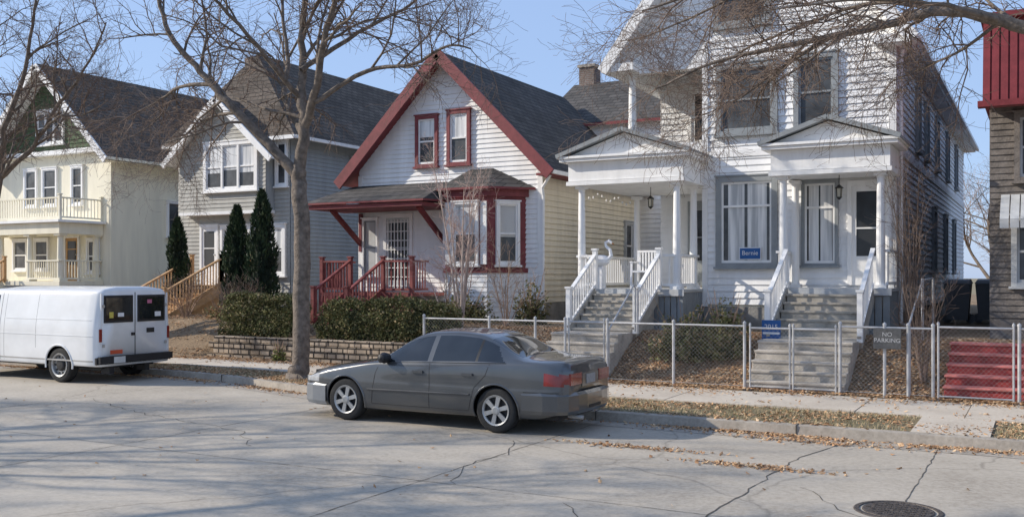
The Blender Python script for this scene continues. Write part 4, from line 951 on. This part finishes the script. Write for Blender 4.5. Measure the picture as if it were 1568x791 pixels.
def cmf(sg,t,x,y,z):
    if sg==-1: return paint
    if sg>=1 and sg<=4:
        for wx in (FW,RW):
            if math.hypot(x-wx,z-WR)<.365: return None
    if sg==0:
        for wx in (FW,RW):
            if abs(x-wx)<.36 and y>.6: return None
        return blackp
    if sg in (3,4) and x<.40 and z>.57 and z<.69 and (x>.02): return lampclear
    if sg in (3,4) and x>4.30 and z>.70 and z<.85: return lampred
    pz=herm(CZ,x)-herm(DZ,x); bz=herm(BZ,x)
    if sg==5 and pz-bz>.10:
        h=t
        if 1.66<x<3.74-.28*h and .07<h<.90 and pz-bz>.15:
            if h<.12 or h>.86: return blackp
            if 2.42<x<2.50 or 3.22<x<3.25: return paint if x<3 else blackp
            return carglass
    if sg in(6,7) and (1.46<x<2.06 or 3.36<x<3.90):
        if sg==6 and t<.16: return paint
        return carglass
    return paint
loft(cb,[i*4.62/230 for i in range(231)],cprof,9,cmf)
cb.build('body',E,smooth=True)
d=MB()
d.box(.15,4.4,-.6,.6,.2,.72,blackp)
for wx in (FW,RW):
    for s in (1,-1):
        pts=[]
        for k in range(25):
            a=-.28+ (math.pi+.56)*k/24; px,pz=wx+.365*math.cos(a),WR+.365*math.sin(a)
            pts.append((px,s*(surfy(cprof,px,max(pz,.23))-.002),pz))
        d.tube(pts,.014,6,paint)
band(d,cprof,[(1.58,.9),(1.50,.75),(1.42,.3)],.006,blackp,-.002); band(d,cprof,[(2.46,.93),(2.47,.6),(2.45,.28)],.006,blackp,-.002); band(d,cprof,[(3.46,.96),(3.40,.80),(3.22,.62),(3.12,.3)],.006,blackp,-.002)
band(d,cprof,[(1.42,.29),(3.12,.29)],.006,blackp,-.002)
band(d,cprof,[(1.36,.50),(3.15,.52)],.016,mat('trim_moulding',(.06,.062,.065),.5),.004,6)
band(d,cprof,[(4.0,.60),(4.55,.60)],.006,blackp,-.002); band(d,cprof,[(.05,.55),(.6,.55)],.006,blackp,-.002)
band(d,cprof,[(1.55,.905),(2.5,.945),(3.72,.98)],.007,blackp,0)
for s in (1,-1):
    for hx in (2.28,3.12):
        y=surfy(cprof,hx,.80); d.box(hx-.10,hx+.08,s*(y-.01),s*(y+.03),.785,.82,paint)
    y=surfy(cprof,1.72,.95)
    d.lathe([(.0,-.11),(.06,-.09),(.085,0),(.065,.09),(0,.11)],12,blackp,(1.70,s*(y+.11),.985),'Y'); d.box(1.68,1.76,s*(y-.02),s*(y+.08),.94,.97,blackp)
def bumper(mb,pl,z0,z1,m,th=.05):
    for i in range(len(pl)-1):
        a=Vector((*pl[i],0));b=Vector((*pl[i+1],0))
        for sgn in (1,-1):
            A=Vector((a.x,a.y*sgn,0));B=Vector((b.x,b.y*sgn,0)); cx=Vector((2.3,0,0)); ia=(cx-A).normalized()*th; ib=(cx-B).normalized()*th
            mb.poly([A+ia*.6+V(0,0,z0),B+ib*.6+V(0,0,z0),B+V(0,0,z0+.05),A+V(0,0,z0+.05)],m); mb.poly([A+V(0,0,z0+.05),B+V(0,0,z0+.05),B+V(0,0,z1-.04),A+V(0,0,z1-.04)],m); mb.poly([A+V(0,0,z1-.04),B+V(0,0,z1-.04),B+ib+V(0,0,z1),A+ia+V(0,0,z1)],m)
bumper(d,[(3.98,.875),(4.3,.865),(4.5,.81),(4.62,.70),(4.68,.5),(4.70,.25),(4.70,0)],.30,.60,paint)
bumper(d,[(.55,.865),(.28,.84),(.10,.76),(.0,.62),(-.06,.42),(-.085,.2),(-.085,0)],.22,.55,mat('silver_bumper_paint',(.24,.25,.26),.4,.06,2,metal=.3,coat=.6))
d.box(4.60,4.635,.30,.66,.70,.86,lampred); d.box(4.60,4.635,-.66,-.30,.70,.86,lampred); d.box(4.615,4.632,-.28,.28,.66,.84,paint); d.box(4.633,4.64,-.15,.15,.69,.82,mat('plate_white',(.30,.30,.30),.5,.15,20))
d.box(4.70,4.705,-.2,.2,.36,.4,blackp); d.box(-.02,.01,-.35,.35,.56,.63,blackp)
d.tube([(4.5,-.45,.26),(4.72,-.45,.25)],.03,8,alloy)
d.build('body_details',E)
for wx in (FW,RW):
    wheel(E,wx,-.755,WR,.20,-1); wheel(E,wx,.755,WR,.20,1)
E.location=(-10.3,12.78,0.0)

VZ=[(0,.95),(.08,1.05),(.6,1.17),(.78,1.22),(1.35,1.83),(1.6,1.95),(2.0,1.98),(4.75,1.98),(4.85,1.95),(4.9,1.88)]
VW=[(0,.80),(.1,.9),(.5,.97),(1,.985),(4.6,.985),(4.8,.96),(4.9,.90)]
def vprof(x):
    zt=herm(VZ,x); w=herm(VW,x); b=min(1.22,zt-.06); p1=min(1.84,zt-.03); p1=max(p1,b+.01)
    k=sst(1.2,1.8,zt); py=w*(.97-.09*k)
    return [(0,.36),(w*.95,.36),(w*.99,.44),(w,.62),(w*1.0,.95),(w*.985,b),(py,p1),(py*.88,min(zt-.015,p1+.08)),(py*.5,zt-.006),(0,zt)]
vpaint=carpaint('white_van_paint',(.76,.77,.77),0,.35,.5)
E=empty('parked_van'); vb=MB(); VF,VR,VWR=.85,3.78,.36
def vmf(sg,t,x,y,z):
    if sg==-1: return vpaint
    if 1<=sg<=4:
        for wx in (VF,VR):
            if math.hypot(x-wx,z-VWR)<.42: return None
    if sg==0: return blackp if not any(abs(x-wx)<.42 and y>.6 for wx in (VF,VR)) else None
    if sg==5 and 1.12<x<1.75 and .12<t<.85 and z>1.27: return carglass
    if sg>=7 and .84<x<1.34: return carglass
    return vpaint
loft(vb,[i*4.9/190 for i in range(191)],vprof,7,vmf); vb.build('body',E,smooth=True)
d=MB(); d.box(.2,4.7,-.66,.66,.3,1.0,blackp)
for wx in (VF,VR):
    for s in (1,-1):
        pts=[]
        for k in range(25):
            a=-.15+(math.pi+.3)*k/24; px,pz=wx+.42*math.cos(a),VWR+.42*math.sin(a); pts.append((px,s*(surfy(vprof,px,max(pz,.40))),pz))
        d.tube(pts,.018,6,vpaint)
band(d,vprof,[(1.05,1.8),(1.0,1.2),(1.15,.45)],.006,blackp,-.002); band(d,vprof,[(1.85,1.85),(1.86,.42)],.006,blackp,-.002); band(d,vprof,[(2.0,1.82),(2.0,.42)],.005,blackp,-.003);band(d,vprof,[(3.05,1.82),(3.05,.7)],.005,blackp,-.003)
band(d,vprof,[(.3,.98),(4.8,.98)],.010,vpaint,.0); band(d,vprof,[(2.05,1.30),(4.75,1.30)],.008,vpaint,.0); band(d,vprof,[(.3,.47),(4.8,.47)],.02,mat('road_grime',(.35,.34,.32),.8,.2),-.012)
rub=blackp
for s in (1,-1):
    y0,y1=(.06,.78) if s>0 else (-.78,-.06)
    d.box(4.895,4.915,y0,y1,1.24,1.80,rub); d.box(4.916,4.922,y0+.045,y1-.045,1.29,1.75,carglass)
    d.box(4.88,4.925,-.895 if s<0 else .835,-.835 if s<0 else .895,.86,1.12,lampred)
    d.box(4.89,4.915,s*.84-.012,s*.84+.012,.60,1.84,vpaint); d.box(4.90,4.925,s*.80-.03,s*.80+.03,1.55,1.61,alloy); d.box(4.90,4.925,s*.80-.03,s*.80+.03,.75,.81,alloy)
d.box(4.899,4.906,-.008,.008,.56,1.86,blackp); d.box(4.899,4.906,-.82,.82,.55,.562,blackp)
d.box(4.90,4.93,-.10,-.03,.96,1.02,blackp)
d.box(4.9,4.99,-.93,.93,.42,.56,blackp); d.box(4.85,4.9,-.95,.95,.40,.54,blackp)
d.box(4.99,4.996,-.6,-.32,.42,.55,mat('van_plate',(.6,.6,.58),.5)); d.box(4.901,4.91,-.62,-.32,.60,.68,mat('orange_sticker',(.6,.10,.04),.5))
d.box(4.923,4.926,-.66,-.56,1.34,1.46,mat('yellow_sticker',(.6,.5,.1),.5)); d.box(4.923,4.926,-.45,-.30,1.36,1.44,swh); d.box(4.923,4.926,.3,.42,1.62,1.70,mat('pink_sticker',(.5,.15,.25),.5)); d.box(4.923,4.926,.5,.66,1.34,1.44,swh)
d.box(4.901,4.908,.3,.5,1.0,1.1,blackp)
d.box(-.1,.1,-.95,.95,.42,.58,alloy); d.box(-.02,.0,-.6,.6,.65,.9,blackp)
for s in (1,-1): d.box(1.0,1.1,s*1.0,s*1.2,1.25,1.5,blackp)
for y in (-.6,.3): d.box(4.6,4.85,y,y+.12,.2,.4,blackp)
d.build('body_details',E)
for wx in (VF,VR):
    wheel(E,wx,-.86,VWR,.22,-1,style='steel'); wheel(E,wx,.86,VWR,.22,1,style='steel')
E.location=(-21.65,14.28,0)

# ================================================================= LIGHT / CAMERA
el=math.radians(29); sd=Vector((-.92,-.39,0)).normalized()
sunv=Vector((sd.x*math.cos(el),sd.y*math.cos(el),math.sin(el)))
ld=bpy.data.lights.new('sun','SUN'); ld.energy=5.0; ld.angle=math.radians(.55); ld.color=(1,.91,.78)
lo=bpy.data.objects.new('sun',ld); sc.collection.objects.link(lo); lo.rotation_euler=(-sunv).to_track_quat('-Z','Y').to_euler(); lo.location=(-40,40,40)
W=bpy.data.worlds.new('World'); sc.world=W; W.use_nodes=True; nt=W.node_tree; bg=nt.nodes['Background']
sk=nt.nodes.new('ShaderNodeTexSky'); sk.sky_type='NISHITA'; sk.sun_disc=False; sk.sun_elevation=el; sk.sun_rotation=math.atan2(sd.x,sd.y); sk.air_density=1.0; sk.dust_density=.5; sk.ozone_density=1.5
mx=nt.nodes.new('ShaderNodeMix'); mx.data_type='RGBA'; mx.inputs[0].default_value=.68; mx.inputs[7].default_value=(2.9,4.1,6.7,1)   # flat pale blue mixed into the sky, added fill for shaded fronts
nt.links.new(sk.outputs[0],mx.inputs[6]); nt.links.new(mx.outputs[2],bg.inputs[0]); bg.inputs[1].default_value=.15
cd=bpy.data.cameras.new('camera'); co=bpy.data.objects.new('camera',cd); sc.collection.objects.link(co)
cd.sensor_width=36; cd.lens=36*1500/1568; cd.shift_y=26.5/1568; cd.clip_end=3000
co.location=(0,0,2.2); co.rotation_euler=(math.radians(90),0,math.radians(28.5)); sc.camera=co
sc.view_settings.view_transform='Standard'; sc.view_settings.look='None'; sc.view_settings.exposure=0
